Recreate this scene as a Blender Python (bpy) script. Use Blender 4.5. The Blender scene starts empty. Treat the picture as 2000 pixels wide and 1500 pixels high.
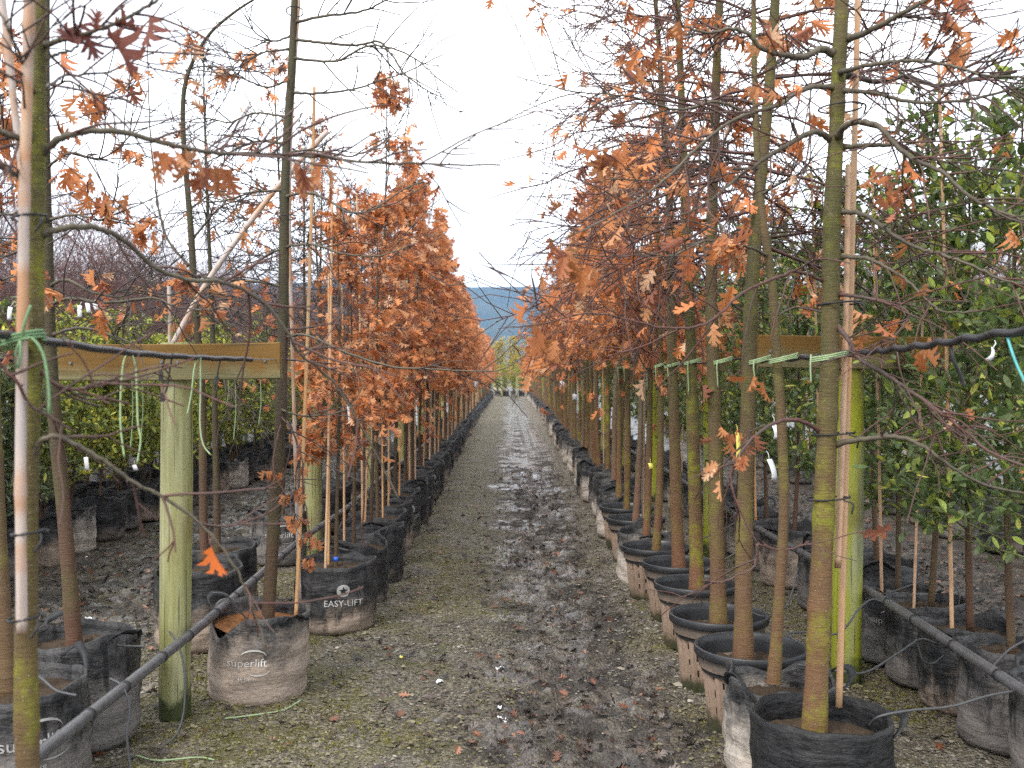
import bpy, math, random
import numpy as np
from mathutils import Vector, Matrix

random.seed(7)
R = np.random.default_rng(11)
SC = bpy.context.scene
COL = SC.collection
PI = math.pi
CZ = 1.42                      # eye height
def P(px, py, d):              # a point seen at a photo pixel, d metres down the path
    return ((px - 995) / 2000 * d, d, CZ - (py - 734) / 2000 * d)

# ------------------------------------------------------------------ camera, sky, sun, exposure
cam = bpy.data.cameras.new('camera'); camo = bpy.data.objects.new('camera', cam); COL.objects.link(camo)
camo.location = (0, 0, CZ); camo.rotation_euler = (PI / 2 - 0.008, 0, -0.0025)
cam.sensor_width = 36; cam.lens = 36; cam.clip_start = 0.05; cam.clip_end = 9000
cam.dof.use_dof = True; cam.dof.focus_distance = 4.7; cam.dof.aperture_fstop = 4.5
SC.camera = camo
SC.render.resolution_x, SC.render.resolution_y = 1024, 768
SC.view_settings.view_transform = 'Standard'; SC.view_settings.look = 'None'
SC.view_settings.exposure = 1.32; SC.view_settings.gamma = 1.0
SC.view_settings.use_curve_mapping = False
cy = SC.cycles
cy.max_bounces = 6; cy.diffuse_bounces = 3; cy.glossy_bounces = 2; cy.transmission_bounces = 3
cy.volume_bounces = 1; cy.transparent_max_bounces = 4; cy.use_denoising = False
cy.use_adaptive_sampling = True; cy.adaptive_threshold = 0.02; cy.sample_clamp_indirect = 4.0

SUN_EL, SUN_AZ = math.radians(48), math.radians(-145)      # high, from behind the left shoulder
W = bpy.data.worlds.new('World'); SC.world = W; W.use_nodes = True
nt = W.node_tree; nt.nodes.clear()
def wn(t): return nt.nodes.new(t)
out = wn('ShaderNodeOutputWorld')
sky = wn('ShaderNodeTexSky'); sky.sky_type = 'NISHITA'; sky.sun_disc = False
sky.sun_elevation = SUN_EL; sky.sun_rotation = SUN_AZ; sky.air_density = 1.0; sky.dust_density = 2.0
b1 = wn('ShaderNodeBackground'); b1.inputs[1].default_value = 0.11; nt.links.new(sky.outputs[0], b1.inputs[0])
b2 = wn('ShaderNodeBackground'); b2.inputs[0].default_value = (0.965, 0.98, 1.0, 1); b2.inputs[1].default_value = 1.12
tc = wn('ShaderNodeTexCoord'); mp = wn('ShaderNodeMapping'); mp.inputs['Scale'].default_value = (1, 1, 2.6)
nz = wn('ShaderNodeTexNoise'); nz.inputs['Scale'].default_value = 2.3; nz.inputs['Detail'].default_value = 6
rp = wn('ShaderNodeValToRGB'); rp.color_ramp.elements[0].position = 0.30; rp.color_ramp.elements[1].position = 0.58
rp.color_ramp.elements[0].color = (.55, .55, .55, 1); rp.color_ramp.elements[1].color = (1, 1, 1, 1)
nt.links.new(tc.outputs['Generated'], mp.inputs[0]); nt.links.new(mp.outputs[0], nz.inputs[0])
nt.links.new(nz.outputs[0], rp.inputs[0])
mx = wn('ShaderNodeMixShader'); nt.links.new(rp.outputs[0], mx.inputs[0])
nt.links.new(b1.outputs[0], mx.inputs[1]); nt.links.new(b2.outputs[0], mx.inputs[2])
nt.links.new(mx.outputs[0], out.inputs[0])
sl = bpy.data.lights.new('sun', 'SUN'); sl.energy = 1.5; sl.angle = math.radians(16); sl.color = (1, .95, .88)
so = bpy.data.objects.new('sun', sl); COL.objects.link(so)
sv = Vector((math.sin(SUN_AZ) * math.cos(SUN_EL), math.cos(SUN_AZ) * math.cos(SUN_EL), math.sin(SUN_EL)))
so.rotation_euler = (-sv).to_track_quat('-Z', 'Y').to_euler()

# ------------------------------------------------------------------ mesh helpers
class MB:
    def __init__(s): s.v = []; s.f = []; s.c = []; s.m = []; s.n = 0
    def add(s, v, faces, c=None, m=0):
        v = np.asarray(v, float).reshape(-1, 3)
        for F in faces:
            F = np.asarray(F, np.int64)
            if len(F): s.f.append(F + s.n); s.m.append(np.full(len(F), m, np.int32))
        s.v.append(v)
        if c is None: c = (.5, .5, .5)
        c = np.asarray(c, float)
        s.c.append(np.broadcast_to(c, (len(v), 3)) if c.ndim == 1 else c)
        s.n += len(v); return s
    def mesh(s, name, mats, smooth=True, color=False):
        me = bpy.data.meshes.new(name)
        v = np.concatenate(s.v) if s.v else np.zeros((0, 3))
        me.vertices.add(len(v)); me.vertices.foreach_set('co', v.astype(np.float32).ravel())
        if s.f:
            tot = np.concatenate([np.full(len(F), F.shape[1], np.int32) for F in s.f])
            idx = np.concatenate([F.ravel() for F in s.f]).astype(np.int32)
            st = np.concatenate([[0], np.cumsum(tot)[:-1]]).astype(np.int32)
            me.loops.add(len(idx)); me.loops.foreach_set('vertex_index', idx)
            me.polygons.add(len(tot)); me.polygons.foreach_set('loop_start', st)
            me.polygons.foreach_set('loop_total', tot)
            me.polygons.foreach_set('material_index', np.concatenate(s.m))
            me.polygons.foreach_set('use_smooth', np.full(len(tot), smooth))
        if color:
            a = me.color_attributes.new('Col', 'FLOAT_COLOR', 'POINT')
            c = np.ones((len(v), 4), np.float32); c[:, :3] = np.concatenate(s.c)
            a.data.foreach_set('color', c.ravel())
        for m in (mats if isinstance(mats, (list, tuple)) else [mats]): me.materials.append(m)
        me.update(calc_edges=True); me.validate()
        return me

def obj(name, me, parent=None, loc=None, rot=None, scale=None, label=None, cat=None, group=None, kind=None):
    o = bpy.data.objects.new(name, me); COL.objects.link(o)
    if parent is not None: o.parent = parent
    if loc is not None: o.location = loc
    if rot is not None: o.rotation_euler = rot
    if scale is not None: o.scale = scale if hasattr(scale, '__len__') else (scale,) * 3
    if label: o['label'] = label
    if cat: o['category'] = cat
    if group: o['group'] = group
    if kind: o['kind'] = kind
    return o

def norm(a): return a / np.maximum(np.linalg.norm(a, axis=-1, keepdims=True), 1e-9)

def tube(mb, pts, rad, n=6, c=None, cap=True, m=0, tip=False):
    p = np.asarray(pts, float); k = len(p); rad = np.broadcast_to(np.asarray(rad, float), (k,))
    t = np.gradient(p, axis=0); t = norm(t)
    d = norm(p[-1] - p[0]); ref = np.array([0, 0, 1.]) if abs(d[2]) < .8 else np.array([1., 0, 0])
    if np.linalg.norm(p[-1] - p[0]) < 1e-4: ref = np.array([.3, .5, .81])
    u = norm(np.cross(t, ref)); w = np.cross(t, u)
    for i in range(1, k):
        if (u[i] * u[i - 1]).sum() < 0: u[i] = -u[i]; w[i] = -w[i]
    a = np.arange(n) * 2 * PI / n
    v = p[:, None] + rad[:, None, None] * (np.cos(a)[None, :, None] * u[:, None] + np.sin(a)[None, :, None] * w[:, None])
    i = np.arange(k - 1)[:, None] * n; j = np.arange(n)[None]; j2 = (j + 1) % n
    q = np.stack([i + j, i + j2, i + n + j2, i + n + j], -1).reshape(-1, 4)
    fs = [q]
    if cap: fs += [np.arange(n)[None, ::-1], (np.arange(n) + (k - 1) * n)[None]]
    mb.add(v.reshape(-1, 3), fs, c, m)
    return mb

def cr(pts, k):          # smooth curve through points (Catmull-Rom), k samples
    p = np.asarray(pts, float); n = len(p)
    if n < 3:
        t = np.linspace(0, 1, k)[:, None]; return p[0] * (1 - t) + p[-1] * t
    e = np.vstack([2 * p[0] - p[1], p, 2 * p[-1] - p[-2]])
    s = np.linspace(0, n - 1 - 1e-6, k); i = s.astype(int); f = (s - i)[:, None]
    a, b, c, d = e[i], e[i + 1], e[i + 2], e[i + 3]
    return .5 * (2 * b + (c - a) * f + (2 * a - 5 * b + 4 * c - d) * f * f + (3 * b - a - 3 * c + d) * f ** 3)

def box(mb, lo, hi, c=None, m=0, bev=0.0):
    x0, y0, z0 = lo; x1, y1, z1 = hi
    v = [(x, y, z) for z in (z0, z1) for y in (y0, y1) for x in (x0, x1)]
    mb.add(v, [[(0, 2, 3, 1), (4, 5, 7, 6), (0, 1, 5, 4), (2, 6, 7, 3), (0, 4, 6, 2), (1, 3, 7, 5)]], c, m)
    return mb

def hash2(i, j, s=0):
    h = np.sin(i * 127.1 + j * 311.7 + s * 74.7) * 43758.5453
    return h - np.floor(h)
def vnoise(x, y, s=0):
    i, j = np.floor(x), np.floor(y); f, g = x - i, y - j
    f = f * f * (3 - 2 * f); g = g * g * (3 - 2 * g)
    return (hash2(i, j, s) * (1 - f) + hash2(i + 1, j, s) * f) * (1 - g) + (hash2(i, j + 1, s) * (1 - f) + hash2(i + 1, j + 1, s) * f) * g

def rotz(v, a):
    c, s = math.cos(a), math.sin(a); v = np.asarray(v, float)
    return np.stack([v[..., 0] * c - v[..., 1] * s, v[..., 0] * s + v[..., 1] * c, v[..., 2]], -1)

# ------------------------------------------------------------------ materials
class NT:
    def __init__(s, name):
        s.mat = bpy.data.materials.new(name); s.mat.use_nodes = True; s.t = s.mat.node_tree
        s.t.nodes.clear(); s.out = s.n('ShaderNodeOutputMaterial')
    def n(s, t, **k):
        o = s.t.nodes.new(t)
        for a, b in k.items(): setattr(o, a, b)
        return o
    def l(s, a, b): s.t.links.new(a, b)
    def coord(s, scale=(1, 1, 1), rand=0.0, kind='Object'):
        tc = s.n('ShaderNodeTexCoord'); src = tc.outputs[kind]
        if rand:
            oi = s.n('ShaderNodeObjectInfo'); ad = s.n('ShaderNodeVectorMath', operation='ADD')
            ml = s.n('ShaderNodeMath', operation='MULTIPLY'); ml.inputs[1].default_value = rand
            s.l(oi.outputs['Random'], ml.inputs[0]); cb = s.n('ShaderNodeCombineXYZ')
            s.l(ml.outputs[0], cb.inputs[0]); s.l(ml.outputs[0], cb.inputs[1])
            s.l(src, ad.inputs[0]); s.l(cb.outputs[0], ad.inputs[1]); src = ad.outputs[0]
        m = s.n('ShaderNodeMapping'); m.inputs['Scale'].default_value = scale; s.l(src, m.inputs[0]); return m.outputs[0]
    def noise(s, vec, scale, detail=4, rough=.55):
        o = s.n('ShaderNodeTexNoise'); o.inputs['Scale'].default_value = scale; o.inputs['Detail'].default_value = detail
        o.inputs['Roughness'].default_value = rough; s.l(vec, o.inputs['Vector']); return o.outputs[0]
    def voro(s, vec, scale, feat='F1', out='Distance'):
        o = s.n('ShaderNodeTexVoronoi', feature=feat); o.inputs['Scale'].default_value = scale; s.l(vec, o.inputs['Vector']); return o.outputs[out]
    def ramp(s, fac, stops, interp='LINEAR'):
        r = s.n('ShaderNodeValToRGB'); cr_ = r.color_ramp; cr_.interpolation = interp
        while len(cr_.elements) < len(stops): cr_.elements.new(.5)
        for e, (p, c) in zip(cr_.elements, stops):
            e.position = p; e.color = (c, c, c, 1) if not hasattr(c, '__len__') else (*c, 1)
        s.l(fac, r.inputs[0]); return r.outputs[0]
    def mix(s, fac, a, b, mode='MIX'):
        m = s.n('ShaderNodeMix', data_type='RGBA', blend_type=mode)
        for i, x in ((0, fac), (6, a), (7, b)):
            if isinstance(x, (int, float)): m.inputs[i].default_value = x if i == 0 else (x, x, x, 1)
            elif isinstance(x, tuple): m.inputs[i].default_value = (*x, 1)
            else: s.l(x, m.inputs[i])
        return m.outputs[2]
    def math(s, op, a, b=0.0, clamp=False):
        m = s.n('ShaderNodeMath', operation=op, use_clamp=clamp)
        for i, x in ((0, a), (1, b)):
            if isinstance(x, (int, float)): m.inputs[i].default_value = x
            else: s.l(x, m.inputs[i])
        return m.outputs[0]
    def sep(s, vec):
        o = s.n('ShaderNodeSeparateXYZ'); s.l(vec, o.inputs[0]); return o.outputs
    def rnd(s): return s.n('ShaderNodeObjectInfo').outputs['Random']
    def bump(s, h, strength=.5, dist=.01):
        b = s.n('ShaderNodeBump'); b.inputs['Strength'].default_value = strength; b.inputs['Distance'].default_value = dist
        s.l(h, b.inputs['Height']); return b.outputs[0]
    def done(s, color, rough=.8, bump=None, spec=.4, trans=0.0):
        b = s.n('ShaderNodeBsdfPrincipled')
        if isinstance(color, tuple): b.inputs['Base Color'].default_value = (*color, 1)
        else: s.l(color, b.inputs['Base Color'])
        if isinstance(rough, (int, float)): b.inputs['Roughness'].default_value = rough
        else: s.l(rough, b.inputs['Roughness'])
        b.inputs['Specular IOR Level'].default_value = spec
        if bump is not None: s.l(bump, b.inputs['Normal'])
        o = b.outputs[0]
        if trans:
            t = s.n('ShaderNodeBsdfTranslucent')
            if isinstance(color, tuple): t.inputs[0].default_value = (*color, 1)
            else: s.l(color, t.inputs[0])
            m = s.n('ShaderNodeMixShader'); m.inputs[0].default_value = trans
            s.l(o, m.inputs[1]); s.l(t.outputs[0], m.inputs[2]); o = m.outputs[0]
        s.l(o, s.out.inputs[0]); return s.mat

def m_leaf(name, rough=.6, trans=.3, spec=.3):
    t = NT(name); a = t.n('ShaderNodeAttribute', attribute_name='Col')
    v = t.coord(); n = t.noise(v, 60, 3)
    c = t.mix(t.ramp(n, [(.35, 0), (.7, .45)]), a.outputs[0], t.mix(1.0, a.outputs[0], (.55, .45, .4), 'MULTIPLY'))
    return t.done(c, rough, t.bump(n, .25, .004), spec, trans)

def m_bark(name, green, brown, moss, red, lent=.5, moss_amt=.5):
    t = NT(name); v = t.coord((1, 1, 1), 37.0); vs = t.coord((6, 6, 1.2), 37.0); vh = t.coord((2.5, 2.5, 22), 37.0)
    big = t.noise(vs, 2.2, 4); fine = t.noise(vh, 9, 5, .65); r = t.rnd()
    c = t.mix(t.ramp(big, [(.38, 0), (.62, 1)]), green, brown)
    z = t.sep(t.n('ShaderNodeTexCoord').outputs['Object'])[2]
    low = t.ramp(t.math('ADD', t.math('MULTIPLY', z, .42), t.math('MULTIPLY', big, .9)), [(.48, 1), (.92, 0)])
    c = t.mix(t.math('MULTIPLY', low, t.ramp(r, [(.1, .4), (.8, .95)])), c, red)
    mo = t.math('MULTIPLY', t.ramp(t.noise(v, 5.5, 5, .7), [(.48, 0), (.62, 1)]), t.math('MULTIPLY', t.ramp(t.noise(v, 38, 4, .7), [(.36, .15), (.58, 1)]), moss_amt))
    c = t.mix(mo, c, moss)
    c = t.mix(t.ramp(fine, [(.3, .55), (.62, 0)]), c, t.mix(1.0, c, (.45, .42, .4), 'MULTIPLY'))
    sp = t.ramp(t.voro(t.coord((1, 1, .8), 37.0), 85), [(.09, 1), (.16, 0)])
    c = t.mix(t.math('MULTIPLY', sp, lent), c, (.36, .34, .26))
    h = t.math('ADD', t.math('MULTIPLY', fine, .6), t.math('MULTIPLY', sp, .5))
    return t.done(c, t.ramp(big, [(.3, .6), (.7, .85)]), t.bump(h, .8, .008), .25)

def m_twig(name, a, b, rough=.65):
    t = NT(name); n = t.noise(t.coord((1, 1, 1), 11.0), 6, 4); f = t.noise(t.coord(), 90, 2)
    c = t.mix(t.ramp(n, [(.35, 0), (.65, 1)]), a, b)
    return t.done(t.mix(t.ramp(f, [(.4, 0), (.7, .5)]), c, t.mix(1.0, c, (.6, .55, .5), 'MULTIPLY')), rough)

def m_bag(name, dust=(.24, .185, .14), lvl=.5, wet=.5, black=(.013, .0135, .015), grey=.5, gcol=(.115, .11, .107)):
    t = NT(name); v = t.coord((1, 1, 1), 23.0); r = t.rnd()
    z = t.sep(t.n('ShaderNodeTexCoord').outputs['Object'])[2]
    n1 = t.noise(v, 5.5, 5, .65); st = t.noise(t.coord((1, 1, .12), 23.0), 26, 4, .6); fine = t.noise(v, 70, 4, .7)
    zz = t.math('ADD', t.math('MULTIPLY', z, 2.6), t.math('MULTIPLY', t.math('SUBTRACT', n1, .5), 1.3))
    zz = t.math('ADD', zz, t.math('MULTIPLY', t.math('SUBTRACT', r, .5), .45))
    low = t.ramp(zz, [(lvl - .16, 1), (lvl + .20, 0)])
    gr = t.math('MULTIPLY', t.ramp(t.noise(v, 9, 6, .75), [(.40, 0), (.68, 1)]), grey)
    c = t.mix(gr, black, gcol)
    c = t.mix(low, c, dust)
    drip = t.math('MULTIPLY', t.ramp(st, [(.52, 0), (.60, 1)]), wet)
    drip = t.math('MULTIPLY', drip, t.ramp(zz, [(.12, .1), (.5, 1)]))
    c = t.mix(drip, c, black)
    wv = t.n('ShaderNodeTexWave', wave_type='BANDS', bands_direction='Z'); wv.inputs['Scale'].default_value = 60
    wv.inputs['Distortion'].default_value = 2.5; t.l(v, wv.inputs['Vector'])
    c = t.mix(t.ramp(fine, [(.35, .5), (.6, 0)]), c, t.mix(1.0, c, (.5, .5, .5), 'MULTIPLY'))
    h = t.math('ADD', t.math('MULTIPLY', wv.outputs[0], .05), t.math('ADD', t.math('MULTIPLY', fine, .5), t.math('MULTIPLY', t.noise(t.coord((1, 1, 3.5), 23.0), 9, 5), 2.2)))
    return t.done(c, t.ramp(low, [(0, .50), (1, .9)]), t.bump(h, .6, .012), .28)

def m_plain(name, c, rough=.6, var=.35, scale=20, spec=.4, bump=.2):
    t = NT(name); n = t.noise(t.coord((1, 1, 1), 9.0), scale, 5, .65)
    col = t.mix(t.ramp(n, [(.3, var), (.65, 0)]), c, t.mix(1.0, c, (.45, .43, .4), 'MULTIPLY'))
    return t.done(col, rough, t.bump(n, bump, .004), spec)

def m_wood(name, a, b, algae, brown, amt):
    t = NT(name); v = t.coord((1, 1, 1), 13.0); g = t.noise(t.coord((14, 14, .7), 13.0), 3.0, 6, .65)
    c = t.mix(t.ramp(g, [(.32, 0), (.62, 1)]), a, b)
    al = t.math('MULTIPLY', t.ramp(t.noise(t.coord((3.2, 3.2, .45), 13.0), 2.4, 4), [(.34, 0), (.54, 1)]), amt)
    c = t.mix(al, c, algae)
    c = t.mix(t.math('MULTIPLY', t.ramp(t.noise(v, 3.2, 5, .6), [(.56, 0), (.7, 1)]), .55), c, brown)
    z = t.sep(t.n('ShaderNodeTexCoord').outputs['Object'])[2]
    foot = t.ramp(t.math('ADD', z, t.math('MULTIPLY', t.noise(v, 11, 4), .28)), [(.20, 1), (.27, 0)])
    c = t.mix(foot, c, (.035, .045, .012))
    crack = t.ramp(t.noise(t.coord((30, 30, .45), 13.0), 3.0, 3, .5), [(.345, 1), (.385, 0)])
    tick = t.ramp(t.voro(t.coord((9, 9, 26), 13.0), 1.0), [(.05, 1), (.09, 0)])
    c = t.mix(t.math('MULTIPLY', t.math('MAXIMUM', crack, tick), .7), c, (.035, .035, .02))
    h = t.math('SUBTRACT', t.math('MULTIPLY', g, .5), t.math('MULTIPLY', crack, .9))
    return t.done(c, .72, t.bump(h, .5, .006), .35)

def m_board(name):
    t = NT(name); v = t.coord((1, 1, 1), 5.0); g = t.noise(t.coord((.9, 12, 16), 5.0), 3.2, 6, .65)
    c = t.mix(t.ramp(g, [(.3, 0), (.65, 1)]), (.095, .082, .036), (.175, .155, .072))
    z = t.sep(t.n('ShaderNodeTexCoord').outputs['Object'])[2]
    o = t.math('ADD', t.math('MULTIPLY', z, 5.5), t.math('MULTIPLY', t.noise(t.coord((1, 1, .5), 5.0), 4.2, 4), 1.5))
    c = t.mix(t.ramp(o, [(.50, 0), (.84, .9)]), c, (.150, .073, .009))
    c = t.mix(t.ramp(t.noise(v, 6.5, 5, .7), [(.58, 0), (.70, .6)]), c, (.14, .15, .045))
    c = t.mix(t.ramp(t.noise(t.coord((1.2, 20, 40), 5.0), 2.4, 4), [(.34, .6), (.42, 0)]), c, (.05, .04, .015))
    return t.done(c, .7, t.bump(g, .4, .005), .35)

def m_cane(name):
    t = NT(name); r = t.rnd(); n = t.noise(t.coord((3, 3, .8), 17.0), 3, 4)
    c = t.mix(t.ramp(n, [(.35, 0), (.68, 1)]), (.52, .26, .095), (.48, .32, .18))
    c = t.mix(t.ramp(r, [(.4, 0), (1, .7)]), c, (.40, .31, .26))
    c = t.mix(t.ramp(t.noise(t.coord((20, 20, 2), 17.0), 3, 3), [(.55, 0), (.75, .55)]), c, (.16, .10, .07))
    return t.done(c, .5, None, .45)

def m_cane2(name):
    t = NT(name); z = t.noise(t.coord((.3, .3, 1)), 3.6, 3, .5)
    c = t.ramp(z, [(.36, (.36, .31, .29)), (.47, (.40, .33, .29)), (.54, (.36, .19, .095)), (.66, (.42, .30, .21))])
    c = t.mix(t.ramp(t.noise(t.coord((22, 22, 1.5)), 3, 4), [(.5, 0), (.7, .5)]), c, (.20, .13, .10))
    return t.done(c, .5, None, .45)

M = {}
M['leaf'] = m_leaf('oak_leaf'); M['green'] = m_leaf('green_leaf', .45, .32, .4); M['litter'] = m_leaf('wet_litter', .38, .05, .5)
M['stone'] = m_leaf('stone', .62, 0.0, .4); M['moss'] = m_leaf('moss', .95, .1, .1)
M['bark'] = m_bark('oak_bark', (.088, .078, .032), (.118, .080, .044), (.17, .18, .022), (.165, .076, .042), .6, .45)
M['bark_mossy'] = m_bark('mossy_bark', (.078, .074, .024), (.105, .080, .036), (.21, .225, .014), (.165, .078, .042), .7, .75)
M['bark_dark'] = m_bark('dark_bark', (.052, .050, .026), (.068, .052, .034), (.10, .11, .03), (.11, .055, .035), .45, .35)
M['bark_pale'] = m_bark('grey_bark', (.13, .115, .075), (.15, .11, .075), (.16, .17, .05), (.17, .09, .06), .5, .3)
M['limb'] = m_twig('limb_bark', (.105, .090, .060), (.062, .052, .036))
M['twig'] = m_twig('twig_red', (.105, .042, .034), (.068, .047, .040))
M['twig_dark'] = m_twig('twig_dark', (.045, .038, .032), (.065, .048, .042))
M['twig_pink'] = m_twig('twig_pink', (.155, .078, .072), (.12, .070, .064))
M['twig_green'] = m_twig('twig_green', (.13, .15, .04), (.09, .08, .035))
M['bag_tan'] = m_bag('bag_dusty', (.33, .265, .215), .66, .2, grey=1.0, gcol=(.14, .135, .13))
M['bag_half'] = m_bag('bag_half', (.30, .235, .185), .42, .75, grey=.45)
M['bag_black'] = m_bag('bag_black', (.15, .125, .105), .12, .5, grey=.45)
M['bag_woven'] = m_bag('bag_woven', (.16, .145, .135), .42, .85, grey=.75)
M['bag_pale'] = m_bag('bag_pale', (.42, .37, .32), .62, .35, grey=.9)
M['bag_clean'] = m_bag('bag_clean', (.06, .06, .06), .02, .3, black=(.009, .0095, .0105), grey=.22)
M['strap'] = m_plain('strap', (.016, .017, .019), .6, .5, 60)
M['rim'] = m_plain('pot_rim', (.020, .021, .024), .42, .6, 14, .5)
t = NT('pot_clay'); v = t.coord((1, 1, 1), 19.0); z = t.sep(t.n('ShaderNodeTexCoord').outputs['Object'])[2]
n1 = t.noise(v, 7, 5, .65); fine = t.noise(v, 60, 3)
zz = t.math('ADD', z, t.math('MULTIPLY', t.math('SUBTRACT', n1, .5), .16))
c = t.ramp(zz, [(.0, (.03, .034, .012)), (.035, (.045, .04, .02)), (.075, (.22, .158, .115)), (.22, (.27, .195, .148)), (.262, (.125, .098, .078)), (.30, (.10, .085, .072))])
c = t.mix(t.ramp(fine, [(.35, .45), (.6, 0)]), c, t.mix(1.0, c, (.6, .55, .5), 'MULTIPLY'))
M['pot'] = t.done(c, .75, t.bump(fine, .3, .004), .3)
M['rootball'] = m_plain('root_ball', (.022, .018, .014), .95, .5, 50, .2, .8)
M['soil'] = m_plain('potting_soil', (.060, .042, .028), .95, .75, 70, .2, 1.0)
M['soil_orange'] = m_plain('bark_mulch', (.24, .105, .040), .9, .7, 55, .2, 1.0)
M['post'] = m_wood('treated_post', (.15, .155, .075), (.33, .325, .19), (.175, .17, .028), (.15, .09, .03), .55)
M['post_algae'] = m_wood('algae_post', (.17, .185, .085), (.30, .31, .20), (.25, .265, .018), (.13, .105, .03), 1.0)
M['board'] = m_board('crossbar_board'); M['cane'] = m_cane('bamboo'); M['cane2'] = m_cane2('rusty_bamboo')
M['hose'] = m_plain('black_hose', (.028, .028, .031), .45, .5, 30); M['pipe'] = m_plain('poly_pipe', (.085, .085, .090), .38, .75, 16)
M['tube'] = m_plain('drip_tube', (.060, .061, .064), .5, .4, 30); M['wire'] = m_plain('wire', (.16, .16, .16), .45)
M['twine'] = m_plain('green_twine', (.14, .25, .12), .55, .25, 60); M['twine_pale'] = m_plain('pale_twine', (.28, .38, .20), .6, .25, 60)
M['twine_blue'] = m_plain('teal_twine', (.10, .42, .42), .5, .25, 60)
M['black'] = m_plain('black_rubber', (.016, .016, .017), .55, .4, 40)
M['print'] = m_plain('white_print', (.42, .42, .41), .7, .6, 30); M['star'] = m_plain('black_print', (.02, .02, .022), .7)
M['print_soft'] = m_plain('worn_print', (.55, .53, .50), .8, .6, 45)
M['white'] = m_plain('white_plastic', (.72, .73, .75), .5, .15, 30); M['yellow'] = m_plain('yellow_plastic', (.68, .60, .12), .5, .1)
M['blue'] = m_plain('blue_tape', (.03, .13, .60), .5, .2)
M['stone_big'] = m_plain('river_stone', (.19, .175, .15), .75, .5, 25)

# ground: gravel lane, wet ruts, moss
t = NT('ground'); v = t.coord(); s = t.sep(v); X, Y = s[0], s[1]
warp = t.math('MULTIPLY', t.math('SUBTRACT', t.noise(v, 1.6, 5, .6), .5), 1.1)
xw = t.math('ADD', X, warp)
mud = t.ramp(t.math('ADD', t.math('MULTIPLY', xw, .1), .5), [(.0, .8), (.17, .85), (.29, .9), (.335, .2), (.40, .10), (.478, .12), (.503, .92), (.560, .95), (.580, .25), (.625, .15), (.70, .25), (.745, .9), (1.0, .9)])
near = t.ramp(t.math('ADD', t.math('MULTIPLY', Y, .1), t.math('MULTIPLY', t.noise(v, 1.1, 3), .35)), [(.44, 1), (.72, 0)])
inlane = t.ramp(t.math('ADD', t.math('MULTIPLY', xw, .1), .5), [(.430, 0), (.462, 1), (.575, 1), (.60, 0)])
mud = t.math('MAXIMUM', mud, t.math('MULTIPLY', t.math('MULTIPLY', near, inlane), .8))
mud = t.math('MULTIPLY', mud, t.ramp(t.noise(v, 5.5, 5, .65), [(.28, .35), (.55, 1)]))
cell = t.n('ShaderNodeTexVoronoi'); cell.inputs['Scale'].default_value = 75; t.l(v, cell.inputs['Vector'])
gcol = t.ramp(t.sep(cell.outputs['Color'])[0], [(0, (.070, .062, .048)), (.4, (.160, .140, .104)), (.8, (.26, .228, .172)), (1, (.38, .345, .275))])
gcol = t.mix(t.ramp(t.noise(v, 2.5, 4), [(.35, .55), (.65, 0)]), gcol, t.mix(1.0, gcol, (.62, .55, .44), 'MULTIPLY'))
mossm = t.math('MULTIPLY', t.ramp(t.noise(v, 3.4, 6, .72), [(.46, 0), (.62, 1)]), t.ramp(t.math('ADD', t.math('MULTIPLY', xw, .1), .5), [(.33, .5), (.39, .75), (.462, .7), (.485, .25), (.51, .15), (.57, .35), (.66, .35), (.72, .05)]))
gcol = t.mix(mossm, gcol, t.mix(t.noise(v, 30, 3), (.085, .078, .018), (.165, .155, .035)))
mcol = t.mix(t.ramp(t.noise(v, 14, 6, .75), [(.32, 0), (.68, 1)]), (.010, .0088, .0078), (.052, .043, .037))
mcol = t.mix(t.ramp(t.noise(v, 3.7, 5, .65), [(.5, 0), (.66, .7)]), mcol, (.075, .062, .053))
col = t.mix(mud, gcol, mcol)
wet = t.math('MULTIPLY', mud, t.ramp(t.noise(v, 2.6, 5, .6), [(.42, 0), (.54, 1)]))
ro = t.ramp(wet, [(.05, .75), (.6, .10)])
h = t.math('ADD', t.math('MULTIPLY', cell.outputs['Distance'], -1.1), t.math('MULTIPLY', t.noise(v, 32, 6, .7), 1.4))
h = t.math('MULTIPLY', h, t.ramp(wet, [(.1, 1), (.6, .12)]))
M['ground'] = t.done(col, ro, t.bump(h, 1.0, .022), .38)

t = NT('hill'); v = t.coord(); n = t.noise(v, .006, 6, .65); n2 = t.noise(v, .05, 4, .7)
c = t.mix(t.ramp(n, [(.4, 0), (.6, 1)]), (.030, .042, .030), (.060, .066, .038))
M['hill'] = t.done(t.mix(t.ramp(n2, [(.4, .5), (.6, 0)]), c, (.022, .030, .022)), .95, None, .05)

# ------------------------------------------------------------------ the setting: ground, hill, air
def gz(x, y):            # height of the ground
    x = np.asarray(x, float); y = np.asarray(y, float)
    rut = -.030 * np.exp(-((x - .33 - .05 * np.sin(y * .7)) / .20) ** 2) - .014 * np.exp(-((x + .38) / .22) ** 2)
    rut += -.03 * np.exp(-((x + 2.6) / .4) ** 2) - .03 * np.exp(-((x - 3.1) / .4) ** 2)
    lump = (vnoise(x * 3.1, y * 3.1, 1) - .5) * .030 + (vnoise(x * 8.3, y * 8.3, 2) - .5) * .020
    mudm = np.exp(-((x - .35) / .42) ** 2) + np.exp(-((x + 2.6) / .7) ** 2) + .35
    lump += (vnoise(x * 17, y * 17, 3) - .5) * .026 * mudm + (vnoise(x * 31, y * 31, 4) - .5) * .020 * mudm + np.clip(vnoise(x * 11, y * 11, 14) - .62, 0, 1) * .07 * mudm
    f = np.clip(1.3 - np.abs(x) / 7, 0, 1) * np.clip(1.3 - y / 45, 0, 1)
    return (rut + lump) * f
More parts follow.
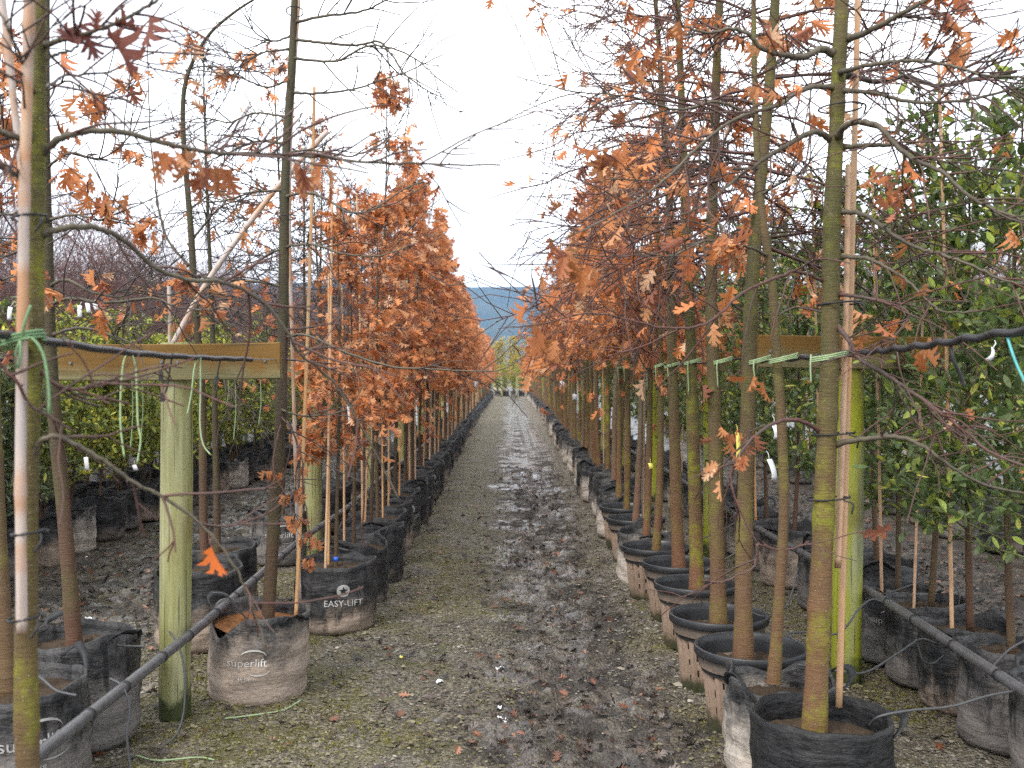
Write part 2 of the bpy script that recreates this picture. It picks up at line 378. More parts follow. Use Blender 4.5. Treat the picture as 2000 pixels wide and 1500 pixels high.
def axis(fine, lo, hi, far):
    a = np.arange(lo, hi, fine); g, o = [], fine
    p = hi
    while p < far: g.append(p); o *= 1.25; p += o
    g.append(far); return np.concatenate([a, g])
xs = axis(.034, 0, 3.2, 3000); xs = np.concatenate([-xs[:0:-1], xs])
ys = np.concatenate([[-200, -20, -4, .5], axis(.036, 2.0, 12.5, 3000)])
gx, gy = np.meshgrid(xs, ys); nx, ny = len(xs), len(ys)
q = (np.arange(ny - 1)[:, None] * nx + np.arange(nx - 1)[None]).ravel()
mb = MB().add(np.stack([gx, gy, gz(gx, gy)], -1).reshape(-1, 3), [np.stack([q, q + 1, q + nx + 1, q + nx], -1)])
obj('ground', mb.mesh('ground', M['ground']), kind='structure')

hx = np.linspace(-2900, 2900, 150); hy = np.linspace(1500, 2900, 36)
X_, Y_ = np.meshgrid(hx, hy); u = (Y_ - 1500) / 1400
ridge = 206 + 10 * (vnoise(X_ * .004, Y_ * 0, 5) - .5) - 14 * np.clip(X_ / 400, -1.5, 1) * .5 + 10 * (vnoise(X_ * .02, Y_ * .02, 6) - .5)
H_ = ridge * np.clip(np.sin(np.clip(u / .62, 0, 1) * PI / 2), 0, 1) ** 1.3 * (1 - .3 * np.clip((u - .62) / .38, 0, 1)) - 3
H_ += 26 * (vnoise(X_ * .008, Y_ * .008, 7) - .5) * np.sin(np.clip(u / .62, 0, 1) * PI)
q = (np.arange(35)[:, None] * 150 + np.arange(149)[None]).ravel()
obj('hill', MB().add(np.stack([X_, Y_, H_], -1).reshape(-1, 3), [np.stack([q, q + 1, q + 151, q + 150], -1)]).mesh('hill', M['hill']), kind='structure')
t = NT('haze'); pv = t.n('ShaderNodeVolumePrincipled'); pv.inputs['Color'].default_value = (.32, .58, 1.0, 1)
pv.inputs['Density'].default_value = 0.00017; pv.inputs['Anisotropy'].default_value = 0.1
t.l(pv.outputs[0], t.out.inputs['Volume'])
obj('haze', box(MB(), (-3100, -210, -6), (3100, 3100, 260)).mesh('haze', t.mat, smooth=False), kind='stuff',
    label='pale blue haze in the air over the far hill', cat='haze')

# ------------------------------------------------------------------ leaves
def oak_tmpl(w=1.0, sin_=.07):
    mid = [(0, 0), (0, .16), (0, .36), (0, .58), (0, .78), (0, 1.0)]
    si = [(.02, .10), (sin_, .30), (sin_ * 1.1, .52), (sin_, .74), (.05, .90)]
    tips = [(.22 * w, .22), (.40 * w, .52), (.32 * w, .80), (.15 * w, .93)]
    v = list(mid); L = len(mid); tri, quad = [], []
    for sgn in (1, -1):
        o = len(v); v += [(sgn * x, y) for x, y in si]; ot = len(v)
        for x, y in tips:
            v += [(sgn * x, y), (sgn * x * .62, y + .075), (sgn * x * .66, y - .07)]
        for k in range(4): quad.append((k + 0 if k == 0 else k, k + 1, o + k + 1, o + k))
        tri.append((4, 5, o + 4))
        for k in range(4):
            a, b, c_ = ot + 3 * k, ot + 3 * k + 1, ot + 3 * k + 2
            quad.append((o + k, o + k + 1, b, c_)); tri.append((c_, b, a))
    vv = np.array([(x, y, 0) for x, y in v], float); vv[:, 0] *= 1.0
    st = np.array([(-.012, 0, 0), (.012, 0, 0), (.008, -.28, 0), (-.008, -.28, 0)])
    quad.append(tuple(np.arange(4) + len(vv))); vv = np.vstack([vv, st])
    return vv, np.array(tri), np.array(quad)
OAK = oak_tmpl(); OAKW = oak_tmpl(.92, .12)
def ell_tmpl(w=.22):
    y = np.array([0, .22, .5, .78, 1.0]); x = np.array([.0, .75, 1.0, .72, 0]) * w
    v = [(0, 0, 0), (0, .22, 0), (0, .5, 0), (0, .78, 0), (0, 1, 0)] + [(x[i], y[i], 0) for i in (1, 2, 3)] + [(-x[i], y[i], 0) for i in (1, 2, 3)]
    tri = [(0, 5, 1), (0, 1, 8), (4, 3, 7), (4, 10, 3)]; quad = [(1, 5, 6, 2), (2, 6, 7, 3), (1, 2, 9, 8), (2, 3, 10, 9)]
    return np.array(v, float), np.array(tri), np.array(quad)
ELL = ell_tmpl(.21); ELLN = ell_tmpl(.13)

def put_leaves(mb, T, pos, a, size, col, rng, fold=.45, curl=.5, up=None):
    vt, tri, quad = T; N = len(pos)
    if N == 0: return
    pos = np.asarray(pos, float); a = norm(np.asarray(a, float))
    rv = rng.normal(size=(N, 3)) if up is None else np.broadcast_to(up, (N, 3)) + rng.normal(size=(N, 3)) * .35
    n_ = norm(rv - (rv * a).sum(1, keepdims=True) * a); b = np.cross(a, n_)
    fo = rng.uniform(-.1, fold, N); cu = rng.normal(0, curl, N); tw = rng.normal(0, .5, N)
    x, y = vt[:, 0][None], vt[:, 1][None]
    z = np.abs(x) * fo[:, None] * 1.3 + cu[:, None] * y * np.abs(y) * .55 + tw[:, None] * x * y + np.abs(x) ** 2 * 1.4 * fo[:, None]
    sz = np.asarray(size, float).reshape(-1, 1, 1)
    v = pos[:, None] + sz * (y[..., None] * a[:, None] + x[..., None] * b[:, None] + z[..., None] * n_[:, None])
    off = (np.arange(N) * len(vt))[:, None, None]
    mb.add(v.reshape(-1, 3), [(tri[None] + off).reshape(-1, 3), (quad[None] + off).reshape(-1, 4)], np.repeat(col, len(vt), 0))

def dry_cols(rng, n, dark=0.0):
    base = np.array([(.60, .245, .092), (.55, .195, .068), (.62, .305, .145), (.44, .160, .070), (.66, .42, .26), (.30, .112, .066)])
    w = np.array([.30, .24, .20, .12, .07, .07 + dark]); w /= w.sum()
    return base[rng.choice(6, n, p=w)] * rng.uniform(.75, 1.2, (n, 1))
def green_cols(rng, n, young=.12, blue=0.):
    base = np.array([(.085, .125, .048), (.12, .170, .060), (.145, .180, .095), (.28, .34, .07), (.48, .47, .10)])
    w = np.array([.36, .32, .20 + blue, young, young * .35]); w /= w.sum()
    return base[rng.choice(5, n, p=w)] * rng.uniform(.7, 1.25, (n, 1))

# ------------------------------------------------------------------ tree generators
def shoot(rng, p0, d0, L, k=5, wob=.25, bend=(0, 0, 0)):
    p = [np.array(p0, float)]; d = norm(np.array(d0, float)); st = L / (k - 1)
    for _ in range(k - 1):
        d = norm(d + rng.normal(0, wob, 3) * .6 + np.array(bend)); p.append(p[-1] + d * st)
    return np.array(p)
def perp(rng, d):
    r = rng.normal(size=3); r -= r.dot(d) * d; return r / (np.linalg.norm(r) + 1e-9)

def oak(seed, H=3.6, r0=.019, c0=.75, lat=.5, nlat=46, nleaf=650, lsize=.10, leafout=1.0, twigs=5, asc=.25, wob=.02, T=OAK, prof=.8, dark=0, kink=.0, thin=.6):
    rng = np.random.default_rng(seed); tr, tw, lf = MB(), MB(), MB()
    zz = np.linspace(0, H, 22); ph = rng.uniform(0, 6, 4)
    tx = wob * (np.sin(zz * 1.7 + ph[0]) - math.sin(ph[0])) + kink * np.sin(zz * 5 + ph[2]) * .3; ty = wob * (np.sin(zz * 1.3 + ph[1]) - math.sin(ph[1]))
    tp = np.stack([tx, ty, zz], -1); rr = r0 * (1 - .88 * (zz / H) ** 1.15); rr[0] *= 1.25; rk = np.interp(np.linspace(0, 21, 110), np.arange(22), rr); zk = np.linspace(0, H, 110)
    for q in rng.uniform(.1, H * .8, 14): rk = rk * (1 + rng.uniform(.04, .13) * np.exp(-((zk - q) / .028) ** 2))
    tube(tr, cr(tp, 110), rk, 12)
    nodes, nd, nw = [], [], []
    for i in range(nlat):
        u = (i + rng.uniform(0, 1)) / nlat; z = c0 + (H - c0) * u ** .95 * .985
        p0 = np.array([np.interp(z, zz, tx), np.interp(z, zz, ty), z]); az = i * 2.4 + rng.normal(0, .4)
        L = lat * ((1 - u) ** prof * .9 + .14) * rng.uniform(.6, 1.2)
        el = (-.25 + 1.25 * u ** 1.3) + asc + rng.normal(0, .15)
        d = np.array([math.cos(az) * math.cos(el), math.sin(az) * math.cos(el), math.sin(el)])
        pts = shoot(rng, p0, d, L, 7, .22, (0, 0, -.05 - .06 * (1 - u)))
        ra = max(.0028, np.interp(z, zz, rr) * .34); tube(tw, cr(pts, 10), np.linspace(ra, .0018, 10), 4, cap=False)
        for j in range(rng.poisson(twigs * (.4 + L / lat))):
            s = rng.uniform(.15, 1) * 6; a = int(min(s, 5)); q0 = pts[a] + (pts[a + 1] - pts[a]) * (s - a)
            dd = norm(pts[a + 1] - pts[a]) * .75 + perp(rng, norm(pts[a + 1] - pts[a])) * .8 + np.array([0, 0, .12])
            tl = L * rng.uniform(.18, .5) + .05; tp_ = shoot(rng, q0, dd, tl, 4, .3, (0, 0, -.03))
            tube(tw, tp_, np.linspace(.0029, .0018, 4), 3, cap=False)
            for g in (1, 2, 3): nodes.append(tp_[g]); nd.append(tp_[g] - p0); nw.append(1.2)
        for g in range(1, 7): nodes.append(pts[g]); nd.append(pts[g] - p0); nw.append(.8 if g < 6 else .5)
    nodes, nd, nw = np.array(nodes), np.array(nd), np.array(nw)
    if nleaf:
        dist = np.linalg.norm(nd[:, :2], axis=1); nw = nw * np.exp(-dist / lat / leafout) * np.clip(1 - thin * (nodes[:, 2] - c0) / (H - c0), .03, 1)
        cl = vnoise(nodes[:, 0] * 5 + seed, nodes[:, 2] * 5 + nodes[:, 1] * 3, seed % 17); nw = nw * np.clip((cl - .42) * 5, .004, 1)
        ix = rng.choice(len(nodes), nleaf, p=nw / nw.sum())
        pos = nodes[ix] + rng.normal(0, .022, (nleaf, 3)); a = norm(nd[ix]) * .55 + np.array([0, 0, -.75]) + rng.normal(0, .5, (nleaf, 3))
        put_leaves(lf, T, pos, a, lsize * rng.uniform(.55, 1.25, nleaf), dry_cols(rng, nleaf, dark), rng, 1.1, .8)
    return tr, tw, lf

def evergreen(seed, H=2.7, r0=.017, c0=.55, rad=.42, nlat=46, nleaf=1900, lsize=.075, T=ELL, young=.12, asc=.55, blue=0., multi=1, tint=(1, 1, 1)):
    rng = np.random.default_rng(seed); tr, tw, lf = MB(), MB(), MB(); nodes, dirs = [], []
    for s in range(multi):
        hh = H * (1 if s == 0 else rng.uniform(.7, .95)); lean = rng.normal(0, .10 if multi > 1 else .015, 2)
        zz = np.linspace(0, hh, 12); tp = np.stack([lean[0] * zz + .02 * np.sin(zz * 2 + s), lean[1] * zz + .02 * np.sin(zz * 1.6 + s), zz], -1)
        tube(tr, cr(tp, 24), np.linspace(r0, .003, 24) / (1 if s == 0 else 1.5), 8)
        for i in range(nlat // multi):
            u = (i + rng.uniform()) / (nlat // multi); z = c0 + (hh - c0) * u; p0 = np.array([np.interp(z, zz, tp[:, k]) for k in range(3)])
            az = i * 2.4 + rng.normal(0, .5); L = rad * (1.05 - .55 * u) * rng.uniform(.55, 1.25); el = asc + rng.normal(0, .25)
            pts = shoot(rng, p0, (math.cos(az) * math.cos(el), math.sin(az) * math.cos(el), math.sin(el)), L, 6, .2, (0, 0, .03))
            tube(tw, pts, np.linspace(.0042, .0014, 6), 4, cap=False)
            for g in range(1, 6): nodes.append(pts[g]); dirs.append(pts[g] - pts[g - 1])
            for j in range(3):
                a = rng.integers(1, 5); dd = norm(pts[a + 1] - pts[a]) * .6 + perp(rng, norm(pts[a + 1] - pts[a])) + np.array([0, 0, .35])
                tq = shoot(rng, pts[a], dd, L * rng.uniform(.3, .6), 4, .2); tube(tw, tq, np.linspace(.0022, .001, 4), 3, cap=False)
                for g in range(1, 4): nodes.append(tq[g]); dirs.append(tq[g] - tq[g - 1])
    nodes, dirs = np.array(nodes), norm(np.array(dirs)); ix = rng.integers(0, len(nodes), nleaf)
    rp_ = rng.normal(size=(nleaf, 3)); a = dirs[ix] * .7 + norm(rp_) * .85 + np.array([0, 0, .05])
    pos = nodes[ix] + dirs[ix] * rng.uniform(-.04, .03, (nleaf, 1))
    put_leaves(lf, T, pos, a, lsize * rng.uniform(.55, 1.2, nleaf), green_cols(rng, nleaf, young, blue) * np.array(tint), rng, .4, .25, up=np.array([0, 0, 1.]))
    return tr, tw, lf

def bare(seed, H=3.3, r0=.028, fork=.9, nl=7, spread=.42, red=0):
    rng = np.random.default_rng(seed); tr, tw = MB(), MB()
    tube(tr, cr([(0, 0, 0), (rng.normal(0, .02), 0, fork * .5), (rng.normal(0, .03), rng.normal(0, .02), fork)], 10), np.linspace(r0 * 1.2, r0 * .85, 10), 8)
    def rec(p, d, L, r, lev):
        pts = shoot(rng, p, d, L, 6, .26, (0, 0, .04)); tube(tw if lev else tr, cr(pts, 8), np.linspace(r, r * .45, 8), 5 if lev < 1 else 3, cap=False)
        if lev >= 3: return
        for j in range((6, 6, 3)[lev]):
            a = rng.integers(1, 6); dd = norm(pts[a] - pts[a - 1]) * .8 + perp(rng, norm(pts[a] - pts[a - 1])) * .75 + np.array([0, 0, .15])
            rec(pts[a], dd, L * rng.uniform(.45, .8), max(.0024, r * .42), lev + 1)
    for i in range(nl):
        az = i * 2 * PI / nl + rng.normal(0, .3); s = rng.uniform(.4, 1) * spread
        rec(np.array([0, 0, fork - rng.uniform(0, .15)]), (math.cos(az) * s, math.sin(az) * s, 1), (H - fork) * rng.uniform(.5, .75), r0 * .5, 0)
    return tr, tw, MB()

def proto(gen, bark, twig, leaf, *a, **k):
    tr, tw, lf = gen(*a, **k)
    return dict(trunk=tr.mesh('trunk', bark), twigs=tw.mesh('twigs', twig), foliage=lf.mesh('foliage', leaf, color=True, smooth=False) if lf.n else None)
def plant(name, pr, loc, rz, scale, label, cat, group=None, lean=(0, 0), tape=None, mat=None):
    o = obj(name, None, loc=loc, rot=(lean[0], lean[1], rz), scale=scale, label=label, cat=cat, group=group)
    o.empty_display_size = .1
    o.rotation_mode = 'ZYX'
    obj('trunk', pr['trunk'], o)
    obj('twigs', pr['twigs'], o, kind='stuff')
    if pr['foliage']: obj('foliage', pr['foliage'], o, kind='stuff')
    if tape: obj('tape', tape, o)
    return o
ORD = 'first second third fourth fifth sixth seventh eighth ninth tenth eleventh twelfth thirteenth fourteenth fifteenth sixteenth seventeenth eighteenth nineteenth twentieth'.split()

# ------------------------------------------------------------------ grow bags and pots
def text_mesh(s, size):
    cu = bpy.data.curves.new('t', 'FONT'); cu.body = s; cu.size = size; cu.align_x = 'CENTER'; cu.resolution_u = 3
    o = bpy.data.objects.new('t', cu); COL.objects.link(o); dg = bpy.context.evaluated_depsgraph_get()
    me = bpy.data.meshes.new_from_object(o.evaluated_get(dg))
    v = np.zeros(len(me.vertices) * 3); me.vertices.foreach_get('co', v); v = v.reshape(-1, 3)[:, :2]
    f = [tuple(p.vertices) for p in me.polygons]
    bpy.data.objects.remove(o); bpy.data.curves.remove(cu); bpy.data.meshes.remove(me)
    return v, f
def ribbon(mb, pts, side, w, th=.003):
    p = np.asarray(pts, float); k = len(p); t = norm(np.gradient(p, axis=0)); s = norm(np.broadcast_to(np.asarray(side, float), p.shape)); n = norm(np.cross(t, s))
    v = np.stack([p - s * w / 2 - n * th / 2, p + s * w / 2 - n * th / 2, p + s * w / 2 + n * th / 2, p - s * w / 2 + n * th / 2], 1).reshape(-1, 3)
    i = np.arange(k - 1)[:, None] * 4; j = np.arange(4)[None]; j2 = (j + 1) % 4
    mb.add(v, [np.stack([i + j, i + j2, i + 4 + j2, i + 4 + j], -1).reshape(-1, 4), [(3, 2, 1, 0)], [tuple(np.arange(4) + 4 * (k - 1))]])
    return mb

def make_bag(seed, r=.2, h=.36, mat='bag_half', wob=.03, rimvar=.05, soil=.07, soilmat='soil', text=None, tcol='print', star=False, ttheta=-PI / 2, tz=.5, tsize=.05,
             handles=(0.3, 3.4), hup=.06, flop=0.0, fold=None, taper=0.0, swoosh=False, sub=None):
    rng = np.random.default_rng(seed); ph = rng.uniform(0, 6.28, 10)
    def ztop(th):
        z = h * (1 + rimvar * (np.sin(2 * th + ph[0]) * .6 + np.sin(3 * th + ph[1]) * .4 + .25 * np.sin(7 * th + ph[2])))
        if fold: z = z - fold[1] * np.exp(-((((th - fold[0] + PI) % (2 * PI)) - PI) / fold[2]) ** 2)
        return z
    def rad(th, z):
        s = np.clip(z / h, 0, 1.2)
        q = r * (1 + taper * (.5 - s) + .045 * np.sin(np.clip(s, 0, 1) * PI) - .10 * np.exp(-(s / .045) ** 2))
        q = q * (1 + wob * (.55 * np.sin(2 * th + ph[3] + s * 1.5) + .35 * np.sin(3 * th + ph[4] - s * 2) + .25 * np.sin(5 * th + ph[5] + 3 * s)))
        q = q + .0045 * np.sin(s * 21 + 2 * np.sin(th * 2 + ph[6]) + 2 * np.sin(th * 3 + ph[7])) * np.exp(-((s - .35) / .4) ** 2) * 1.2
        q = q + .006 * np.sin(9 * th + ph[8] + 2.5 * np.sin(s * 5)) * np.clip(s - .25, 0, 1) + flop * r * np.clip(s - .8, 0, 1) * 3 * np.sin(4 * th + ph[9])
        return q
    seg, rows = 56, 18; th = np.linspace(0, 2 * PI, seg, endpoint=False)
    prof = [(0.0, 0.0)] + [(s, 0) for s in np.linspace(.015, 1, rows)] + [(1.004, -.007), (.93, -.011), (.80, -.014), (1 - soil / h - .06, -.016)]
    V = []
    for k, (s, off) in enumerate(prof):
        z = ztop(th) * s; q = rad(th, z) + off
        if k == 0: q = q * .6
        if s >= .93 and off == 0: q = q + .003
        V.append(np.stack([q * np.cos(th), q * np.sin(th), np.maximum(z, .002)], -1))
    n = len(V); i = np.arange(n - 1)[:, None] * seg; j = np.arange(seg)[None]; j2 = (j + 1) % seg
    body = MB().add(np.concatenate(V), [np.stack([i + j, i + j2, i + seg + j2, i + seg + j], -1).reshape(-1, 4), [tuple(range(seg - 1, -1, -1))]])
    zs = h - soil; so = MB(); rings = np.linspace(0, 1, 9)
    V = [np.stack([(rad(th, np.full(seg, zs)) - .013) * s * np.cos(th), (rad(th, np.full(seg, zs)) - .013) * s * np.sin(th), zs + .012 * (rng.uniform(-1, 1, seg)) * (s < .99) + .012 * (1 - s)], -1) for s in rings[1:]]
    V = np.concatenate([np.array([[0, 0, zs + .012]])] + V); i = np.arange(7)[:, None] * seg + 1
    so.add(V, [np.stack([i + j, i + seg + j, i + seg + j2, i + j2], -1).reshape(-1, 4), np.stack([0 * j[0], 1 + j[0], 1 + j2[0]], -1)])
    res = dict(bag=body.mesh('bag', M[mat]), soil=so.mesh('soil', M[soilmat]), handle=[], prints=[], zs=zs)
    for a in handles:
        mb = MB(); ths = np.linspace(a - .42, a + .42, 13); up = np.sin(np.linspace(0, PI, 13)); out_ = rng.uniform(.0, .09); hup = hup * rng.uniform(.1, .8)
        zt = ztop(ths) - .03; q = rad(ths, zt) + .006 + out_ * up
        zz = zt + (hup + .03) * up * rng.uniform(.7, 1.2) + rng.normal(0, .003, 13)
        ribbon(mb, cr(np.stack([q * np.cos(ths), q * np.sin(ths), zz], -1), 22), (math.cos(a) * .75, math.sin(a) * .75, .55), .030)
        res['handle'].append(mb.mesh('handle', M['strap']))
    def wrap(v, f, zc, m, lift=.0028):
        v = np.asarray(v); tt = ttheta + v[:, 0] / r; z = zc + v[:, 1]; q = rad(tt, z) + lift
        mb = MB(); mb.add(np.stack([q * np.cos(tt), q * np.sin(tt), z], -1), [])
        by = {}
        for g in f: by.setdefault(len(g), []).append(g)
        mb.f = [np.array(g) for g in by.values()]; mb.m = [np.zeros(len(g), np.int32) for g in by.values()]
        res['prints'].append(mb.mesh('print', M[m]))
    if text: wrap(*text_mesh(text, tsize), h * tz, tcol)
    if sub: wrap(*text_mesh(sub, tsize * .42), h * tz - tsize * 1.15, tcol)
    if swoosh:
        a = np.linspace(2.6, .25, 16); ci = np.stack([np.cos(a) * tsize * 1.1 + tsize * .5, np.sin(a) * tsize * .75 + tsize * .7], -1)
        w = (.0045 * np.sin(np.linspace(.25, PI * .98, 16)))[:, None]; dn = norm(ci - np.array([tsize * .5, tsize * .7]))
        wrap(np.concatenate([ci - dn * w, ci + dn * w]), [(k, k + 1, k + 17, k + 16) for k in range(15)], h * tz, tcol)
        a = np.linspace(-2.4, -.2, 14); ci = np.stack([np.cos(a) * tsize * 1.0 + tsize * .9, np.sin(a) * tsize * .55 - tsize * .15], -1)
        w = (.003 * np.sin(np.linspace(.1, PI * .98, 14)))[:, None]; dn = norm(ci - np.array([tsize * .9, -tsize * .15]))
        wrap(np.concatenate([ci - dn * w, ci + dn * w]), [(k, k + 1, k + 15, k + 14) for k in range(13)], h * tz, tcol)
    if star:
        rs = .035; a = np.linspace(0, 2 * PI, 28, endpoint=False); yc = tsize * 1.75
        v = [(0, yc)] + [(rs * s * math.cos(b), yc + rs * s * math.sin(b)) for s in (.5, 1) for b in a]
        f = [(0, 1 + k, 1 + (k + 1) % 28) for k in range(28)] + [(1 + k, 29 + k, 29 + (k + 1) % 28, 1 + (k + 1) % 28) for k in range(28)]
        wrap(v, f, h * tz, tcol, .0028)
        v = [(0, yc)] + [((.026 if k % 2 == 0 else .0105) * math.sin(k * PI / 5), yc + (.026 if k % 2 == 0 else .0105) * math.cos(k * PI / 5)) for k in range(10)]
        wrap(v, [(0, 1 + (k + 1) % 10, 1 + k) for k in range(10)], h * tz, 'star', .0052)
    return res
def place_bag(pr, loc, rz, label, group=None, scale=1.0, tilt=(0, 0), prints=True, mat=None):
    o = obj('grow_bag', None, loc=loc, rot=(tilt[0], tilt[1], rz), scale=scale, label=label, cat='grow bag', group=group); o.empty_display_size = .1
    obj('bag', pr['bag'], o); obj('soil', pr['soil'], o)
    for h in pr['handle']: obj('handle', h, o)
    if prints:
        for h in pr['prints']: obj('print', h, o)
    return o

def make_pot(seed):
    rng = np.random.default_rng(seed); fl = 22; seg = fl * 5; th = np.linspace(0, 2 * PI, seg, endpoint=False); colk = np.arange(seg) % 5
    flute = np.array([0, -.003, -.013, -.013, -.003])[colk]
    zr = [0.004, .03, .05, .075, .105, .12, .145, .175, .19, .215, .240, .252]
    V = [np.stack([(.168 + .026 * z / .25 + flute * (1 if z < .245 else 0)) * np.cos(th), (.168 + .026 * z / .25 + flute * (1 if z < .245 else 0)) * np.sin(th), np.full(seg, z)], -1) for z in zr]
    for z, q in ((.254, .205), (.30, .2085)): V.append(np.stack([q * np.cos(th), q * np.sin(th), np.full(seg, z)], -1))
    n = len(V); F = []
    for i in range(n - 1):
        for j in range(seg):
            fi, ck = j // 5, j % 5
            if ck == 2 and ((i in (3, 6, 9) and fi % 2 == 0) or (i in (2, 5, 8) and fi % 2 == 1)): continue
            j2 = (j + 1) % seg; F.append((i * seg + j, i * seg + j2, (i + 1) * seg + j2, (i + 1) * seg + j))
    body = MB().add(np.concatenate(V), [F, [tuple(range(seg - 1, -1, -1))]])
    s2 = 64; t2 = np.linspace(0, 2 * PI, s2, endpoint=False)
    pr = [(.2075, .300), (.2225, .300), (.2245, .304), (.2245, .330), (.222, .334), (.214, .334), (.2085, .329), (.204, .30), (.198, .25), (.196, .235)]
    V = np.concatenate([np.stack([(q + .0008 * np.sin(5 * t2)) * np.cos(t2), q * np.sin(t2), np.full(s2, z)], -1) for q, z in pr]); i = np.arange(len(pr) - 1)[:, None] * s2; j = np.arange(s2)[None]; j2 = (j + 1) % s2
    rim = MB().add(V, [np.stack([i + j, i + j2, i + s2 + j2, i + s2 + j], -1).reshape(-1, 4)])
    V = np.concatenate([np.stack([q * np.cos(t2), q * np.sin(t2), np.full(s2, z)], -1) for q, z in ((.150, .01), (.172, .20), (.176, .24))]); i = np.arange(2)[:, None] * s2
    rb = MB().add(V, [np.stack([i + j, i + j2, i + s2 + j2, i + s2 + j], -1).reshape(-1, 4)])
    so = MB(); V = [np.array([[0, 0, .262]])] + [np.stack([.2005 * s * np.cos(t2), .2005 * s * np.sin(t2), .252 + rng.uniform(-.008, .010, s2)], -1) for s in np.linspace(.12, 1, 8)]
    i = np.arange(7)[:, None] * s2 + 1
    so.add(np.concatenate(V), [np.stack([i + j, i + s2 + j, i + s2 + j2, i + j2], -1).reshape(-1, 4), np.stack([0 * j[0], 1 + j[0], 1 + j2[0]], -1)])
    return dict(pot_body=body.mesh('pot_body', M['pot'], smooth=False), rim=rim.mesh('rim', M['rim']), root_ball=rb.mesh('root_ball', M['rootball']), soil=so.mesh('soil', M['soil']))
def place_pot(pr, loc, rz, label, group=None, scale=1.0):
    o = obj('plastic_pot', None, loc=loc, rot=(0, 0, rz), scale=scale, label=label, cat='pot', group=group); o.empty_display_size = .1
    for k in ('pot_body', 'rim', 'root_ball', 'soil'): obj(k, pr[k], o)
    return o
def cane_mesh(L, r=.008, seed=0, bend=.01):
    rng = np.random.default_rng(seed); mb = MB(); k = int(L / .045); z = np.linspace(0, L, k)
    rr = r * (1 - .25 * z / L); nodes = np.cumsum(rng.uniform(.22, .38, 30))
    for q in nodes: rr = rr * (1 + .16 * np.exp(-((z - q) / .022) ** 2))
    tube(mb, np.stack([bend * np.sin(z * 1.1), bend * np.sin(z * .8 + 1) - bend * math.sin(1), z], -1), rr, 8)
    return mb.mesh('cane', M['cane'])

# ------------------------------------------------------------------ support posts with crossbars, cables, pipes
def G(x, y): return float(gz(x, y))
def frame(x, y, ztop, label, algae=False, group='timber posts carrying the tie cables', bw=.45, r=.064, detail=True):
    z0 = G(x, y) - .05; o = obj('support_post', None, loc=(x, y, 0), label=label, cat='post', group=group); o.empty_display_size = .1
    mb = MB(); k = 26; z = np.linspace(z0, ztop + .004, k); rng = np.random.default_rng(int(y * 31) + int(x > 0))
    tube(mb, np.stack([.004 * np.sin(z * 3 + y), .004 * np.sin(z * 2.2 + x), z], -1), r * (1 + .025 * np.sin(z * 4 + y)) * np.where(z < .15, 1.04, 1), 22)
    obj('post', mb.mesh('post', M['post_algae' if algae else 'post']), o)
    mb = MB(); n = 40; b = .004; xs_ = np.linspace(-bw, bw, n); prof = [(-.024, -.074 + b), (-.024 + b, -.074), (.024 - b, -.074), (.024, -.074 + b), (.024, .074 - b), (.024 - b, .074), (-.024 + b, .074), (-.024, .074 - b)]
    V = np.array([[(q, p[0] + .0015 * math.sin(q * 9 + y), p[1] + .002 * math.sin(q * 5 + y)) for p in prof] for q in xs_]).reshape(-1, 3)
    i = np.arange(n - 1)[:, None] * 8; j = np.arange(8)[None]; j2 = (j + 1) % 8
    mb.add(V, [np.stack([i + j, i + 8 + j, i + 8 + j2, i + j2], -1).reshape(-1, 4), [tuple(range(8))], [tuple(range(8 * n - 1, 8 * n - 9, -1))]])
    bar = obj('crossbar', mb.mesh('crossbar', M['board'], smooth=False), o, loc=(0, -r + .008, ztop - .076), rot=(0, .012 * math.sin(y * 7), 0))
    if detail:
        for q in (-bw + .05, -.03, .035, bw - .06):
            mb = tube(MB(), [(q, -.030, .0), (q, -.023, 0)], .006, 8); obj('nail', mb.mesh('nail', M['wire'], smooth=False), bar)
    return o
for i in range(18):
    y = (4.25, 7.7)[i] if i < 2 else 7.7 + 3.45 * (i - 1)
    frame(-1.385 if i == 0 else -1.47 - .0082 * (min(y, 36) - 7), y, 1.553, ('nearest round green timber post with brown crossbar, left of the path', 'second round timber post left of the path, behind the star-printed bag')[i] if i < 2 else ('timber T-post with crossbar, %s along the left row' % ORD[i] if i < 6 else 'far timber T-post mostly hidden in the left orange row'), False, 'timber posts of the left row', detail=i < 3)
    y = (4.70, 8.09)[i] if i < 2 else 8.09 + 3.45 * (i - 1)
    frame(1.555 if i == 0 else 1.60 + .0108 * (min(y, 36) - 8), y, 1.602, ('thick yellow-green algae timber post with crossbar at right', 'second algae-green timber post at right, behind the mossy trunks')[i] if i < 2 else ('timber T-post with crossbar, %s along the right row' % ORD[i] if i < 6 else 'far timber T-post mostly hidden in the right orange row'), True, 'timber posts of the right row', bw=.43, r=.067, detail=i < 3)
for k, x in enumerate((-.52, .48)):
    frame(x, 68.0, 1.62, ('pale post left of centre at the far end of the path', 'pale post right of centre at the far end of the path')[k], False, 'posts at the far end of the path', detail=False)

